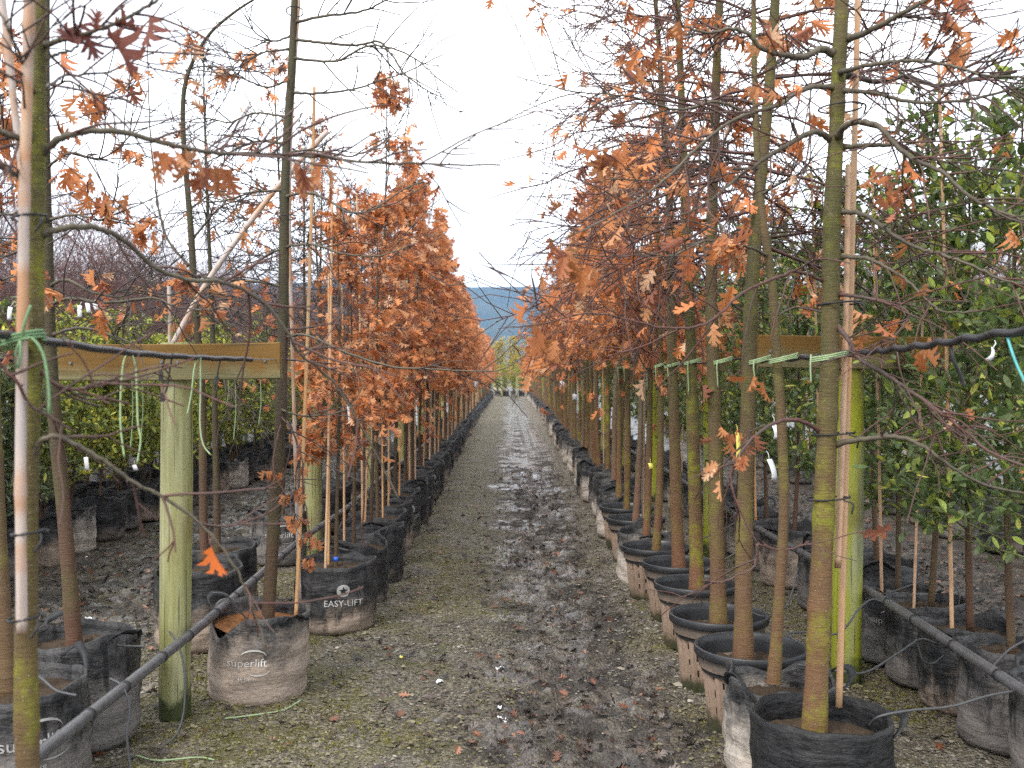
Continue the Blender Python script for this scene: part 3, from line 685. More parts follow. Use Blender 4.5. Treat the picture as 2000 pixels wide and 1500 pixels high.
def line_thing(name, pts, r, mat, label, cat, group=None, n=8, k=None, spiral=0, parts=()):
    p = cr(pts, k or max(8, len(pts) * 6)); base = p[0].copy()
    if spiral: p = p + spiral * np.stack([np.sin(np.arange(len(p)) * .9), 0 * p[:, 0], np.cos(np.arange(len(p)) * .9)], -1)
    o = obj(name, tube(MB(), p - base, r, n).mesh(name, M[mat]), loc=tuple(base), label=label, cat=cat, group=group)
    return o
line_thing('cable', [(-.95, -2.0, 1.53), (-.95, 0, 1.52), (-.95, 1.2, 1.51), (-.95, 1.91, 1.497), (-.952, 2.57, 1.478), (-.955, 3.2, 1.476), (-.955, 3.80, 1.481)], .0085, 'hose', 'black sheathed cable running to the left crossbar', 'cable', k=110, spiral=.0012)
line_thing('support_wire', [(-.955, 3.78, 1.481), (-.952, 4.19, 1.486)], .0022, 'wire', 'bare wire end fixed to the left crossbar', 'wire')
line_thing('cable', [(-1.80, -2.0, 1.52), (-1.80, 1.3, 1.50), (-1.80, 2.6, 1.475), (-1.80, 4.02, 1.478)], .0085, 'hose', 'black sheathed cable ending at the outer tip of the left crossbar', 'cable', k=40, spiral=.0012)
line_thing('support_wire', [(-.955, 4.24, 1.49), (-1.03, 7.65, 1.485), (-1.06, 11.1, 1.49), (-1.11, 18, 1.49), (-1.27, 40, 1.49)], .004, 'hose', 'dark wire along the left tree row behind the crossbar', 'wire', k=60)
line_thing('cable', [(1.10, -2.0, 1.56), (1.10, 0, 1.545), (1.10, 1.4, 1.53), (1.10, 2.19, 1.517), (1.092, 2.8, 1.498), (1.085, 3.40, 1.490), (1.06, 4.30, 1.484), (1.06, 4.62, 1.50)], .0095, 'hose', 'thick wavy black cable tied to the front right trunk', 'cable', k=200, spiral=.0035)
line_thing('support_wire', [(1.06, 4.66, 1.50), (1.0, 5.4, 1.485), (1.03, 8.03, 1.50), (1.0, 9.5, 1.485), (1.06, 11.5, 1.49), (1.34, 40, 1.49)], .0045, 'hose', 'dark wire along the right tree row, tied with green twine', 'wire', k=90)

def pipe(x, z, y0, y1, label, seed):
    rng = np.random.default_rng(seed); ys_ = np.linspace(y0, y1, 130); p = np.stack([x + .008 * np.sin(ys_ * 1.7), ys_, z + .012 * np.sin(ys_ * 1.15 + seed) + 0 * ys_], -1)
    o = obj('irrigation_pipe', tube(MB(), p - p[0], .0195, 14).mesh('irrigation_pipe', M['pipe']), loc=tuple(p[0]), label=label, cat='pipe')
    for y in np.arange(y0 + .2, min(y1, 9.5), .34):
        y = y + rng.uniform(-.06, .06); q = np.array([x + .008 * math.sin(y * 1.7), y, z + .012 * math.sin(y * 1.15 + seed)]) - p[0]
        obj('clamp', tube(MB(), [q - (0, .010, 0), q + (0, .010, 0)], .0218, 14).mesh('clamp', M['black']), o)
    return p
pipe(-1.292, .385, -1.5, 40, 'grey irrigation pipe slanting across the front of the left post', 1)
pipe(1.66, .410, -1.5, 40, 'dark irrigation pipe running past the right post and outer bags', 2)

# ------------------------------------------------------------------ hand-shaped near trees
LV = []
for k in range(12):
    rng = np.random.default_rng(500 + k); mb = MB(); c = dry_cols(rng, 1) * .8 if k < 9 else np.array([[(.55, .13, .02), (.16, .055, .045), (.20, .07, .05)][k - 9]])
    put_leaves(mb, OAK if k % 3 else OAKW, [(0, 0, 0)], [(0, 1, 0)], [1.0], c, rng, 1.0, .7, up=np.array([0, 0, 1.])); LV.append(mb.mesh('leaf', M['leaf'], color=True, smooth=False))
def leaf_obj(root, pos, d, size, k):
    q = Vector(d).to_track_quat('Y', 'Z') @ Matrix.Rotation(random.uniform(-PI, PI), 3, 'Y').to_quaternion()
    o = obj('leaf', LV[k % 12], root, loc=Vector(pos) - root.location, scale=size); o.rotation_mode = 'QUATERNION'; o.rotation_quaternion = q
    return o

def custom_tree(name, label, trunk, rpx, bark, limbs, seed, group=None, clusters=(), leaf_mass=0, cat='tree', tw_mat='twig', limb_mat='limb', twl=.22, k=150, bump=.03):
    rng = np.random.default_rng(seed); tp = np.array([P(*t_) for t_ in trunk]); base = tp[0].copy(); base[2] -= .02
    o = obj(name, None, loc=tuple(base), label=label, cat=cat, group=group); o.empty_display_size = .1
    pts = cr(tp, k); ds = np.array([t_[2] for t_ in trunk]); rr = np.interp(np.linspace(0, len(trunk) - 1, k), np.arange(len(trunk)), np.array(rpx) / 2 / 2000 * ds)
    s = np.linspace(0, 1, k); rr = rr * (1 + bump * np.sin(s * 41 + seed) * np.sin(s * 17)); rr[0] *= 1.15
    for q in rng.uniform(.05, .8, 12): rr = rr * (1 + rng.uniform(.03, .10) * np.exp(-((s - q) / .007) ** 2))
    trm = MB(); tube(trm, pts - base, rr, 18); obj('trunk', trm.mesh('trunk', M[bark]), o)
    nodes = []
    for L in limbs:
        lp = np.array([P(*q) for q in L['p']]); n = max(14, len(lp) * 6); c = cr(lp, n); c[1:] += rng.normal(0, .0012, (n - 1, 3)); r0, r1 = L['r'][0] / 2000 * lp[0][1] / 2, max(2.2, L['r'][1]) / 2000 * lp[-1][1] / 2
        ra = (np.linspace(1, 0, n) ** 1.1 * (r0 - r1) + r1) * .9; ra[0] *= 1.5; ra[1] *= 1.15
        b = obj('branch', tube(MB(), c - base, ra, 8).mesh('branch', M[L.get('m', limb_mat)]), o)
        tw = MB(); nt_ = int(L.get('t', 8) * 1.4)
        for j in range(nt_):
            a = int(rng.uniform(.12, .97) * (n - 2)); d0 = norm(c[a + 1] - c[a]); ln = twl * rng.uniform(.35, 1.5)
            q = shoot(rng, c[a], d0 * .8 + perp(rng, d0) * .8 + np.array([0, 0, .1]), ln, 6, .2, (0, 0, -.02)); tube(tw, cr(q, 9) - base, np.linspace(min(.0032, ra[a] * .85), .0017, 9), 4, cap=False)
            nodes += [q[2], q[4], q[5]]
            for jj in range(rng.integers(0, 3)):
                e = rng.integers(1, 5); q2 = shoot(rng, q[e], norm(q[e + 1] - q[e]) + perp(rng, norm(q[e + 1] - q[e])) * .8, ln * rng.uniform(.25, .6), 4, .2); tube(tw, q2 - base, np.linspace(.0022, .0015, 4), 3, cap=False); nodes.append(q2[2])
        for a in range(3, n - 1, 3):
            d0 = norm(c[a + 1] - c[a]); q = c[a] + perp(rng, d0) * (ra[a] + .006); tube(tw, np.stack([c[a], q]) - base, [.0022, .0008], 4, cap=False)
        if tw.n: obj('twigs', tw.mesh('twigs', M[tw_mat]), b, kind='stuff')
    for (px, py, d, n, size, spread) in clusters:
        for j in range(n):
            p = np.array(P(px + rng.normal(0, spread), py + rng.normal(0, spread * .6), d + rng.normal(0, .05)))
            dd = np.array([rng.normal(0, .55), rng.normal(0, .4), -.8 + rng.normal(0, .4)])
            leaf_obj(o, p, dd, size / 2000 * d * rng.uniform(.6, 1.05), int(rng.integers(0, 9)) if n > 1 else 0)
    if leaf_mass and nodes:
        nd = np.array(nodes); cc = nd[rng.integers(0, len(nd), max(3, leaf_mass // 9))]; wt = np.exp(-(np.linalg.norm(nd[:, None] - cc[None], axis=2).min(1) / .05) ** 2) + .004; ix = rng.choice(len(nd), leaf_mass, p=wt / wt.sum()); lf = MB()
        put_leaves(lf, OAK, nd[ix] - base + rng.normal(0, .015, (leaf_mass, 3)), np.array([0, 0, -.8]) + rng.normal(0, .5, (leaf_mass, 3)), rng.uniform(.04, .085, leaf_mass), dry_cols(rng, leaf_mass), rng, 1.1, .8)
        obj('foliage', lf.mesh('foliage', M['leaf'], color=True, smooth=False), o, kind='stuff')
    return o

# far-left foreground trunk
T0 = custom_tree('oak_tree', 'green-barked oak trunk at the left edge with a grey-banded cane tied to it',
    [(56, 1850, 2.0), (52, 1500, 2.0), (50, 1250, 2.0), (58, 1000, 2.0), (65, 800, 2.0), (70, 640, 2.0), (73, 450, 2.0), (76, 300, 2.0), (80, 100, 2.0), (82, 0, 2.0), (84, -120, 2.0), (84, -500, 2.0)],
    [52, 45, 42, 33, 29, 34, 32, 30, 26, 23, 21, 12], 'bark_mossy', [
    dict(p=[(84, 300, 2.0), (120, 272, 1.98), (170, 258, 1.98), (240, 260, 2.0), (330, 282, 2.05), (400, 297, 2.1), (480, 301, 2.15), (600, 305, 2.2), (720, 318, 2.25), (850, 321, 2.3), (978, 323, 2.33)], r=(17, 4), t=14),
    dict(p=[(86, 458, 2.0), (140, 444, 2.0), (190, 446, 2.05), (245, 470, 2.1), (300, 520, 2.15), (360, 545, 2.2), (440, 553, 2.25), (515, 590, 2.3), (560, 645, 2.32), (585, 690, 2.35), (650, 745, 2.4), (700, 825, 2.42), (745, 905, 2.45), (778, 975, 2.45)], r=(15, 3.5), t=12, m='limb'),
    dict(p=[(66, 895, 2.0), (80, 862, 1.98), (110, 852, 1.98), (155, 872, 2.0), (210, 905, 2.02), (270, 948, 2.05), (320, 972, 2.08), (375, 1010, 2.1), (425, 1060, 2.12), (465, 1125, 2.14), (497, 1195, 2.15), (519, 1268, 2.15)], r=(13, 4), t=7),
    dict(p=[(88, 92, 2.0), (130, 78, 1.97), (180, 66, 1.95), (240, 42, 1.95), (300, 10, 1.97), (345, -20, 2.0)], r=(13, 6), t=6),
    dict(p=[(90, 118, 2.0), (120, 106, 2.02), (145, 100, 2.05), (165, 82, 2.06), (200, 70, 2.1)], r=(8, 3), t=3),
    dict(p=[(68, 285, 2.0), (40, 272, 1.97), (0, 258, 1.95), (-60, 240, 1.95)], r=(18, 10), t=5),
    dict(p=[(65, 360, 2.0), (30, 340, 1.97), (0, 322, 1.95), (-50, 300, 1.9)], r=(15, 9), t=5),
    dict(p=[(60, 690, 2.0), (40, 668, 1.97), (10, 664, 1.95), (-40, 680, 1.93)], r=(16, 8), t=3),
    dict(p=[(66, 700, 2.0), (100, 745, 2.0), (150, 760, 2.03), (205, 745, 2.05), (260, 728, 2.08), (330, 710, 2.1)], r=(10, 3), t=6, m='twig'),
    dict(p=[(-20, 690, 1.9), (30, 740, 1.92), (60, 790, 1.95), (100, 815, 1.97), (145, 842, 2.0)], r=(9, 5), t=3, m='twig'),
    dict(p=[(75, 200, 2.0), (50, 130, 1.95), (20, 60, 1.9), (0, 20, 1.9)], r=(9, 5), t=6),
    dict(p=[(80, 180, 2.0), (130, 150, 2.2), (220, 140, 2.35), (330, 90, 2.5)], r=(8, 3), t=7, m='twig_dark'),
    ], 21, clusters=[(330, 300, 2.05, 7, 62, 26), (395, 320, 2.1, 5, 62, 22), (425, 330, 2.1, 3, 66, 12), (575, 322, 2.2, 3, 70, 9), (630, 330, 2.22, 3, 55, 14), (660, 370, 2.3, 4, 50, 22)], bump=.05)
for q, d, s, k in (((125, 62, 1.95), (.9, 0, .3), 62, 10), ((165, 92, 1.94), (-.8, .2, .5), 70, 10), ((190, 66, 1.93), (.1, 0, 1), 52, 11), ((165, 62, 1.95), (.5, .1, -1), 62, 10), ((205, 66, 1.94), (.9, -.1, -.7), 95, 11), ((222, 52, 1.95), (.9, .2, .2), 50, 11), ((292, 28, 1.95), (.15, 0, -1), 72, 11), ((240, 45, 1.96), (-.1, 0, 1), 34, 10), ((412, 1062, 2.12), (.2, 0, -1), 66, 9)):
    leaf_obj(T0, P(*q), d, s / 2000 * q[2], k)

# second left tree, in the leaning tan bag
custom_tree('oak_tree', 'slender leaning oak with bare sideways branches in the tan bag at left',
    [(520, 1235, 4.55), (524, 1190, 4.55), (533, 1050, 4.55), (546, 850, 4.54), (553, 650, 4.53), (556, 450, 4.52), (561, 280, 4.52), (570, 150, 4.52), (577, 0, 4.52), (582, -120, 4.52), (586, -420, 4.52)],
    [26, 25, 24, 22, 20, 18, 16, 15, 13, 11, 4], 'bark_dark', [
    dict(p=[(577, 45, 4.52), (640, 33, 4.45), (700, 26, 4.4), (745, 8, 4.4), (800, -30, 4.4)], r=(7, 3), t=7),
    dict(p=[(574, 78, 4.52), (630, 86, 4.5), (700, 90, 4.5), (740, 83, 4.5), (765, 108, 4.45), (790, 145, 4.4), (830, 175, 4.4), (872, 196, 4.4)], r=(7, 1.6), t=8),
    dict(p=[(570, 115, 4.52), (650, 122, 4.45), (685, 108, 4.4), (720, 92, 4.4), (765, 96, 4.4), (815, 118, 4.35), (850, 150, 4.3), (895, 182, 4.3)], r=(6, 1.5), t=8),
    dict(p=[(566, 183, 4.52), (620, 184, 4.5), (690, 176, 4.45), (745, 158, 4.4), (800, 140, 4.4), (866, 108, 4.4)], r=(6, 1.6), t=9),
    dict(p=[(560, 300, 4.52), (605, 294, 4.5), (650, 301, 4.45), (690, 305, 4.4), (740, 284, 4.4), (785, 250, 4.4)], r=(6, 1.6), t=8),
    dict(p=[(557, 385, 4.52), (600, 377, 4.4), (640, 390, 4.35), (680, 414, 4.3), (725, 410, 4.3), (795, 368, 4.3), (830, 355, 4.3)], r=(7, 1.6), t=6),
    dict(p=[(556, 482, 4.52), (610, 478, 4.4), (670, 496, 4.35), (740, 500, 4.3), (800, 480, 4.3)], r=(6, 1.6), t=6),
    dict(p=[(572, 72, 4.52), (535, 82, 4.5), (500, 66, 4.45), (480, 30, 4.4)], r=(5, 1.5), t=6),
    dict(p=[(565, 98, 4.52), (520, 104, 4.6), (470, 120, 4.6), (425, 106, 4.6)], r=(5, 1.5), t=8),
    dict(p=[(562, 160, 4.52), (520, 172, 4.6), (460, 150, 4.7), (380, 138, 4.7)], r=(5, 1.4), t=8),
    dict(p=[(560, 230, 4.52), (500, 222, 4.6), (450, 240, 4.6), (400, 232, 4.6), (350, 245, 4.7)], r=(5, 1.4), t=8),
    dict(p=[(557, 282, 4.52), (500, 278, 4.6), (445, 300, 4.6), (400, 320, 4.6)], r=(6, 1.5), t=8),
    dict(p=[(556, 372, 4.52), (490, 377, 4.45), (430, 395, 4.4), (370, 390, 4.4)], r=(6, 1.5), t=8),
    dict(p=[(555, 485, 4.52), (520, 500, 4.5), (470, 540, 4.5), (430, 545, 4.5)], r=(6, 1.5), t=6),
    dict(p=[(553, 560, 4.52), (500, 550, 4.5), (420, 545, 4.45), (350, 535, 4.4), (280, 555, 4.4)], r=(6, 1.6), t=8),
    dict(p=[(553, 660, 4.52), (600, 655, 4.5), (680, 690, 4.45), (760, 715, 4.4), (830, 720, 4.35), (900, 724, 4.3), (978, 722, 4.25), (1030, 690, 4.2)], r=(6, 2), t=5),
    dict(p=[(550, 800, 4.52), (590, 812, 4.45), (640, 810, 4.4), (680, 800, 4.4)], r=(5, 1.5), t=4),
    dict(p=[(550, 815, 4.52), (570, 840, 4.45), (590, 900, 4.4), (592, 960, 4.4), (604, 1040, 4.38), (606, 1110, 4.38)], r=(4, 1.5), t=6, m='twig'),
    dict(p=[(549, 830, 4.52), (538, 870, 4.45), (535, 920, 4.4), (562, 975, 4.38), (583, 1020, 4.38)], r=(4, 1.5), t=4, m='twig'),
    ], 33, leaf_mass=26, tw_mat='twig_dark', clusters=[(552, 140, 4.5, 2, 24, 8), (593, 905, 4.4, 6, 26, 10), (535, 925, 4.4, 6, 28, 9), (562, 965, 4.38, 9, 27, 8), (592, 960, 4.4, 7, 26, 8), (583, 1015, 4.38, 8, 26, 8), (608, 1050, 4.38, 9, 25, 7), (604, 1095, 4.38, 10, 24, 6)], twl=.24)

# front right tree in the plain black bag
custom_tree('oak_tree', 'thick mossy oak trunk standing in the plain black bag at front right',
    [(1592, 1440, 3.24), (1596, 1350, 3.24), (1602, 1200, 3.24), (1610, 1000, 3.25), (1616, 850, 3.25), (1621, 700, 3.26), (1623, 525, 3.27), (1626, 400, 3.27), (1633, 250, 3.28), (1638, 120, 3.28), (1643, 0, 3.28), (1648, -150, 3.3), (1655, -500, 3.3)],
    [52, 46, 43, 40, 38, 37, 34, 33, 29, 28, 26, 22, 8], 'bark_mossy', [
    dict(p=[(1626, 104, 3.28), (1600, 97, 3.25), (1570, 112, 3.2), (1530, 108, 3.15), (1490, 97, 3.12), (1460, 68, 3.1), (1425, 58, 3.1), (1385, 66, 3.1), (1330, 55, 3.05), (1270, 60, 3.0)], r=(17, 3), t=14),
    dict(p=[(1628, 172, 3.28), (1590, 170, 3.2), (1550, 186, 3.1), (1520, 206, 3.05), (1470, 221, 3.0), (1420, 242, 2.95), (1365, 285, 2.9), (1300, 350, 2.85), (1230, 400, 2.8), (1140, 450, 2.75), (1060, 475, 2.7)], r=(12, 2), t=14, m='limb'),
    dict(p=[(1622, 272, 3.28), (1590, 258, 3.2), (1550, 277, 3.15), (1510, 300, 3.1), (1470, 326, 3.05), (1430, 356, 3.0), (1385, 392, 2.95), (1330, 420, 2.9), (1250, 424, 2.85)], r=(14, 3), t=12),
    dict(p=[(1654, 76, 3.28), (1682, 69, 3.2), (1715, 52, 3.1), (1755, 30, 3.05), (1800, 6, 3.0), (1850, -30, 3.0)], r=(16, 8), t=10),
    dict(p=[(1640, 143, 3.25), (1685, 130, 3.15), (1740, 122, 3.1), (1800, 120, 3.0), (1865, 131, 2.95), (1930, 150, 2.9), (2010, 150, 2.9)], r=(11, 4), t=14),
    dict(p=[(1652, 147, 3.35), (1710, 160, 3.45), (1770, 151, 3.5), (1830, 168, 3.5), (1900, 156, 3.5), (1985, 140, 3.5)], r=(13, 8), t=10, m='twig_dark'),
    dict(p=[(1648, 178, 3.24), (1705, 182, 3.15), (1770, 198, 3.05), (1850, 200, 3.0), (1930, 186, 2.95), (2005, 166, 2.9)], r=(10, 5), t=12),
    dict(p=[(1637, 264, 3.25), (1650, 246, 3.2), (1682, 238, 3.15), (1718, 250, 3.1), (1750, 285, 3.05), (1792, 316, 3.0), (1842, 338, 2.95), (1885, 378, 2.9), (1930, 405, 2.88), (2005, 432, 2.85)], r=(15, 6), t=12),
    dict(p=[(1645, 288, 3.3), (1700, 284, 3.3), (1755, 286, 3.3), (1805, 306, 3.25), (1870, 318, 3.2), (1960, 305, 3.15)], r=(12, 3), t=12),
    dict(p=[(1638, 413, 3.27), (1690, 420, 3.2), (1735, 452, 3.1), (1785, 481, 3.05), (1835, 496, 3.0), (1890, 515, 2.95), (1960, 548, 2.9), (2010, 556, 2.85)], r=(11, 5), t=9),
    dict(p=[(1640, 502, 3.27), (1690, 504, 3.2), (1730, 521, 3.15), (1770, 546, 3.1), (1815, 590, 3.05), (1850, 610, 3.0), (1930, 605, 3.0)], r=(10, 3), t=8),
    dict(p=[(1608, 548, 3.27), (1560, 531, 3.2), (1520, 541, 3.15), (1450, 572, 3.1), (1385, 628, 3.0), (1310, 641, 2.95), (1220, 622, 2.9), (1145, 612, 2.88), (1060, 632, 2.85), (975, 642, 2.83)], r=(8, 2), t=9, m='twig'),
    dict(p=[(1632, 632, 3.26), (1655, 660, 3.2), (1680, 702, 3.15), (1725, 728, 3.1), (1785, 768, 3.05), (1830, 800, 3.0), (1885, 842, 2.95), (1935, 882, 2.9), (2005, 912, 2.85)], r=(11, 6), t=9, m='twig'),
    dict(p=[(1780, 765, 3.05), (1812, 790, 3.05), (1830, 850, 3.05), (1850, 900, 3.05), (1838, 930, 3.05)], r=(7, 3), t=3, m='twig'),
    dict(p=[(1632, 868, 3.25), (1690, 857, 3.15), (1755, 854, 3.1), (1805, 872, 3.05), (1850, 905, 3.02), (1920, 945, 3.0), (2005, 965, 2.95)], r=(13, 5), t=7, m='limb'),
    dict(p=[(1602, 842, 3.25), (1565, 822, 3.2), (1520, 824, 3.15), (1475, 852, 3.1), (1435, 905, 3.08), (1430, 950, 3.07), (1452, 1010, 3.07), (1480, 1062, 3.07)], r=(10, 4), t=5, m='twig'),
    dict(p=[(1480, 1062, 3.07), (1475, 1105, 3.07), (1440, 1125, 3.05), (1405, 1138, 3.05), (1372, 1132, 3.05)], r=(5, 3), t=2, m='twig'),
    dict(p=[(1480, 1062, 3.07), (1520, 1074, 3.1), (1555, 1070, 3.1), (1582, 1058, 3.1)], r=(4, 2.5), t=2, m='twig'),
    dict(p=[(1640, 575, 3.25), (1690, 582, 3.15), (1760, 600, 3.1), (1775, 620, 3.08), (1750, 655, 3.05), (1725, 690, 3.02), (1722, 720, 3.0)], r=(8, 3), t=6, m='twig'),
    ], 44, leaf_mass=60, twl=.26, clusters=[(1720, 345, 3.1, 4, 44, 16), (1760, 375, 3.1, 12, 36, 20), (1860, 40, 3.0, 6, 42, 12), (1853, 90, 3.0, 6, 42, 12), (1800, 688, 2.95, 2, 52, 4), (1430, 845, 3.05, 9, 36, 16), (1450, 890, 3.05, 5, 36, 12), (1480, 740, 3.05, 3, 56, 8), (1310, 55, 3.0, 9, 38, 30), (1270, 130, 2.98, 10, 38, 26), (1060, 640, 2.85, 4, 56, 10), (1075, 655, 2.85, 3, 62, 8), (1105, 500, 2.75, 5, 58, 14), (1150, 530, 2.8, 4, 56, 12), (1185, 290, 2.9, 4, 66, 10), (1215, 300, 2.9, 3, 56, 12), (1480, 170, 3.05, 5, 40, 18)])

# thin tree in the crumpled grey bag just behind it
custom_tree('oak_tree', 'thin grey-green oak stem rising from the crumpled grey bag at right',
    [(1512, 1335, 3.62), (1515, 1300, 3.62), (1524, 1150, 3.64), (1532, 1000, 3.66), (1528, 850, 3.68), (1518, 700, 3.7), (1508, 560, 3.72), (1490, 430, 3.75), (1478, 300, 3.78), (1472, 100, 3.8), (1470, -100, 3.8), (1470, -300, 3.8)],
    [30, 26, 21, 20, 19, 18, 17, 15, 13, 10, 8, 4], 'bark', [
    dict(p=[(1500, 500, 3.73), (1450, 480, 3.6), (1380, 470, 3.5), (1310, 500, 3.4), (1240, 490, 3.3)], r=(7, 2), t=9),
    dict(p=[(1485, 380, 3.76), (1540, 350, 3.7), (1600, 330, 3.7), (1680, 340, 3.7)], r=(7, 2), t=9),
    dict(p=[(1480, 330, 3.77), (1420, 330, 3.7), (1350, 315, 3.6), (1280, 350, 3.5), (1190, 350, 3.4)], r=(7, 2), t=9),
    dict(p=[(1475, 230, 3.79), (1400, 200, 3.7), (1320, 215, 3.6), (1230, 190, 3.5), (1120, 180, 3.4), (1010, 150, 3.3)], r=(7, 2), t=9),
    dict(p=[(1473, 150, 3.8), (1540, 120, 3.8), (1600, 80, 3.9)], r=(7, 2), t=9),
    dict(p=[(1512, 620, 3.71), (1560, 600, 3.75), (1640, 610, 3.8)], r=(6, 2), t=6),
    ], 55, leaf_mass=60, tw_mat='twig_dark')
custom_tree('oak_tree', 'brown oak trunk in the bag behind the pipe at lower left',
    [(146, 1285, 3.92), (140, 1200, 3.92), (128, 1040, 3.92), (113, 880, 3.92), (100, 700, 3.92), (95, 500, 3.92), (91, 300, 3.92), (93, 100, 3.92), (96, -60, 3.92), (100, -300, 3.92)],
    [34, 30, 27, 26, 24, 21, 18, 14, 11, 4], 'bark_dark', [
    dict(p=[(97, 560, 3.92), (130, 547, 3.85), (185, 572, 3.8), (245, 578, 3.8), (300, 545, 3.8), (360, 495, 3.8)], r=(8, 2), t=8),
    dict(p=[(99, 595, 3.92), (140, 583, 3.8), (210, 592, 3.75), (300, 582, 3.7), (345, 600, 3.7), (420, 605, 3.7)], r=(9, 2.5), t=8),
    dict(p=[(103, 655, 3.92), (150, 641, 3.8), (200, 648, 3.75), (245, 665, 3.7), (280, 685, 3.7)], r=(8, 2.5), t=5),
    dict(p=[(95, 430, 3.92), (150, 420, 3.85), (200, 430, 3.8), (240, 400, 3.8)], r=(7, 2), t=9),
    dict(p=[(92, 330, 3.92), (140, 300, 3.85), (200, 310, 3.8), (260, 260, 3.8), (290, 180, 3.8)], r=(6, 2), t=9),
    dict(p=[(92, 250, 3.92), (60, 220, 3.9), (20, 180, 3.9), (-30, 150, 3.9)], r=(6, 2), t=9),
    dict(p=[(95, 480, 3.92), (60, 470, 3.9), (20, 500, 3.9), (-30, 490, 3.9)], r=(7, 2), t=9),
    dict(p=[(93, 180, 3.92), (140, 160, 3.9), (190, 190, 3.9), (250, 170, 3.9)], r=(5, 2), t=8),
    dict(p=[(93, 380, 3.92), (50, 360, 3.95), (0, 330, 4.0)], r=(5, 2), t=8),
    ], 66, leaf_mass=120, tw_mat='twig_dark', clusters=[(205, 405, 3.8, 13, 30, 26), (150, 350, 3.8, 6, 30, 24), (120, 290, 3.85, 6, 30, 20)])
custom_tree('oak_tree', 'oak stem at the left edge rising from the nearest printed bag',
    [(14, 1375, 3.45), (12, 1300, 3.45), (3, 1150, 3.45), (-8, 900, 3.45), (-14, 600, 3.45), (-18, 300, 3.45), (-20, 0, 3.45), (-20, -300, 3.45)],
    [38, 31, 29, 27, 24, 20, 15, 6], 'bark', [
    dict(p=[(-15, 560, 3.45), (30, 540, 3.4), (80, 560, 3.4)], r=(7, 2), t=6), dict(p=[(-17, 300, 3.45), (20, 260, 3.4), (70, 230, 3.4)], r=(7, 2), t=9),
    dict(p=[(-18, 200, 3.45), (30, 180, 3.4), (60, 120, 3.4)], r=(7, 2), t=9), dict(p=[(-17, 400, 3.45), (20, 420, 3.4), (60, 400, 3.4)], r=(7, 2), t=9),
    ], 67, leaf_mass=110, tw_mat='twig_dark')
custom_tree('oak_tree', 'thin oak with a bent-over leader behind the left timber post',
    [(399, 1095, 5.4), (397, 1000, 5.4), (394, 760, 5.4), (382, 600, 5.4), (374, 450, 5.4), (362, 300, 5.4), (359, 220, 5.4), (364, 165, 5.4), (380, 120, 5.4), (412, 68, 5.4), (455, 30, 5.4), (497, 2, 5.4), (530, -15, 5.4)],
    [17, 16, 15, 14, 12, 10, 9, 8, 7, 6, 5, 4, 3], 'bark_dark', [
    dict(p=[(368, 480, 5.4), (400, 440, 5.4), (440, 400, 5.3), (500, 390, 5.3)], r=(6, 2), t=6), dict(p=[(370, 520, 5.4), (330, 470, 5.4), (310, 400, 5.4), (295, 250, 5.4), (290, 90, 5.4)], r=(6, 2), t=6),
    dict(p=[(364, 140, 5.4), (400, 132, 5.4), (470, 140, 5.4), (530, 143, 5.4)], r=(4, 1.5), t=5), dict(p=[(372, 410, 5.4), (420, 380, 5.4), (480, 395, 5.4)], r=(5, 2), t=6),
    dict(p=[(384, 620, 5.4), (430, 600, 5.3), (500, 620, 5.2)], r=(5, 2), t=6), dict(p=[(378, 560, 5.4), (320, 580, 5.3), (250, 560, 5.2)], r=(5, 2), t=6)],
    68, leaf_mass=60, tw_mat='twig_dark', clusters=[(410, 600, 5.2, 7, 34, 16), (370, 640, 5.2, 5, 32, 18), (310, 570, 5.2, 4, 30, 22)])

# ------------------------------------------------------------------ prototypes for the rows
LP = [proto(oak, M['bark_dark'], M['twig'], M['leaf'], 100 + k, H=h, r0=.0175, c0=1.02, lat=.45, nlat=50, nleaf=n, lsize=.086, twigs=6, asc=.25, wob=.015, thin=.45 if k == 1 else .8)
      for k, (h, n) in enumerate(((2.9, 560), (3.55, 740), (2.75, 540), (2.9, 580), (2.45, 500)))]
LF = [proto(oak, M['bark_dark'], M['twig'], M['leaf'], 120 + k, H=h, r0=.0175, c0=.95, lat=.42, nlat=40, nleaf=360, lsize=.10, twigs=3, asc=.25, wob=.015) for k, h in enumerate((2.7, 3.0, 2.5))]
RP = [proto(oak, M[b], M['twig'], M['leaf'], 140 + k, H=4.3, r0=.037, c0=1.68, lat=1.0, nlat=56, nleaf=n, lsize=.084, leafout=.4, twigs=12, thin=.75, asc=.2, wob=.02, prof=.55, dark=.05, kink=.012)
      for k, (b, n) in enumerate((('bark', 220), ('bark', 260), ('bark_mossy', 260), ('bark', 280)))]
RL = [proto(oak, M[b], M['twig'], M['leaf'], 160 + k, H=h, r0=.029, c0=1.58, lat=.80, nlat=44, nleaf=n, lsize=.090, leafout=.45, twigs=6, thin=.75, asc=.2, wob=.02, prof=.7, kink=.01)
      for k, (h, b, n) in enumerate(((3.3, 'bark', 520), (3.0, 'bark_mossy', 500), (3.2, 'bark_pale', 480), (2.9, 'bark', 460)))]
RF = [proto(oak, M[b], M['twig'], M['leaf'], 180 + k, H=h, r0=.027, c0=1.45, lat=.55, nlat=34, nleaf=420, lsize=.105, leafout=.8, twigs=3, asc=.2, wob=.02) for k, (h, b) in enumerate(((2.9, 'bark'), (2.7, 'bark_pale'), (3.0, 'bark')))]
LO = [proto(oak, M['bark_dark'], M['twig_dark'], M['leaf'], 200 + k, H=h, r0=.022, c0=1.15, lat=.80, nlat=44, nleaf=n, lsize=.074, leafout=.5, twigs=10, asc=.3, wob=.02, dark=.1) for k, (h, n) in enumerate(((3.3, 120), (3.1, 60), (3.4, 170)))]
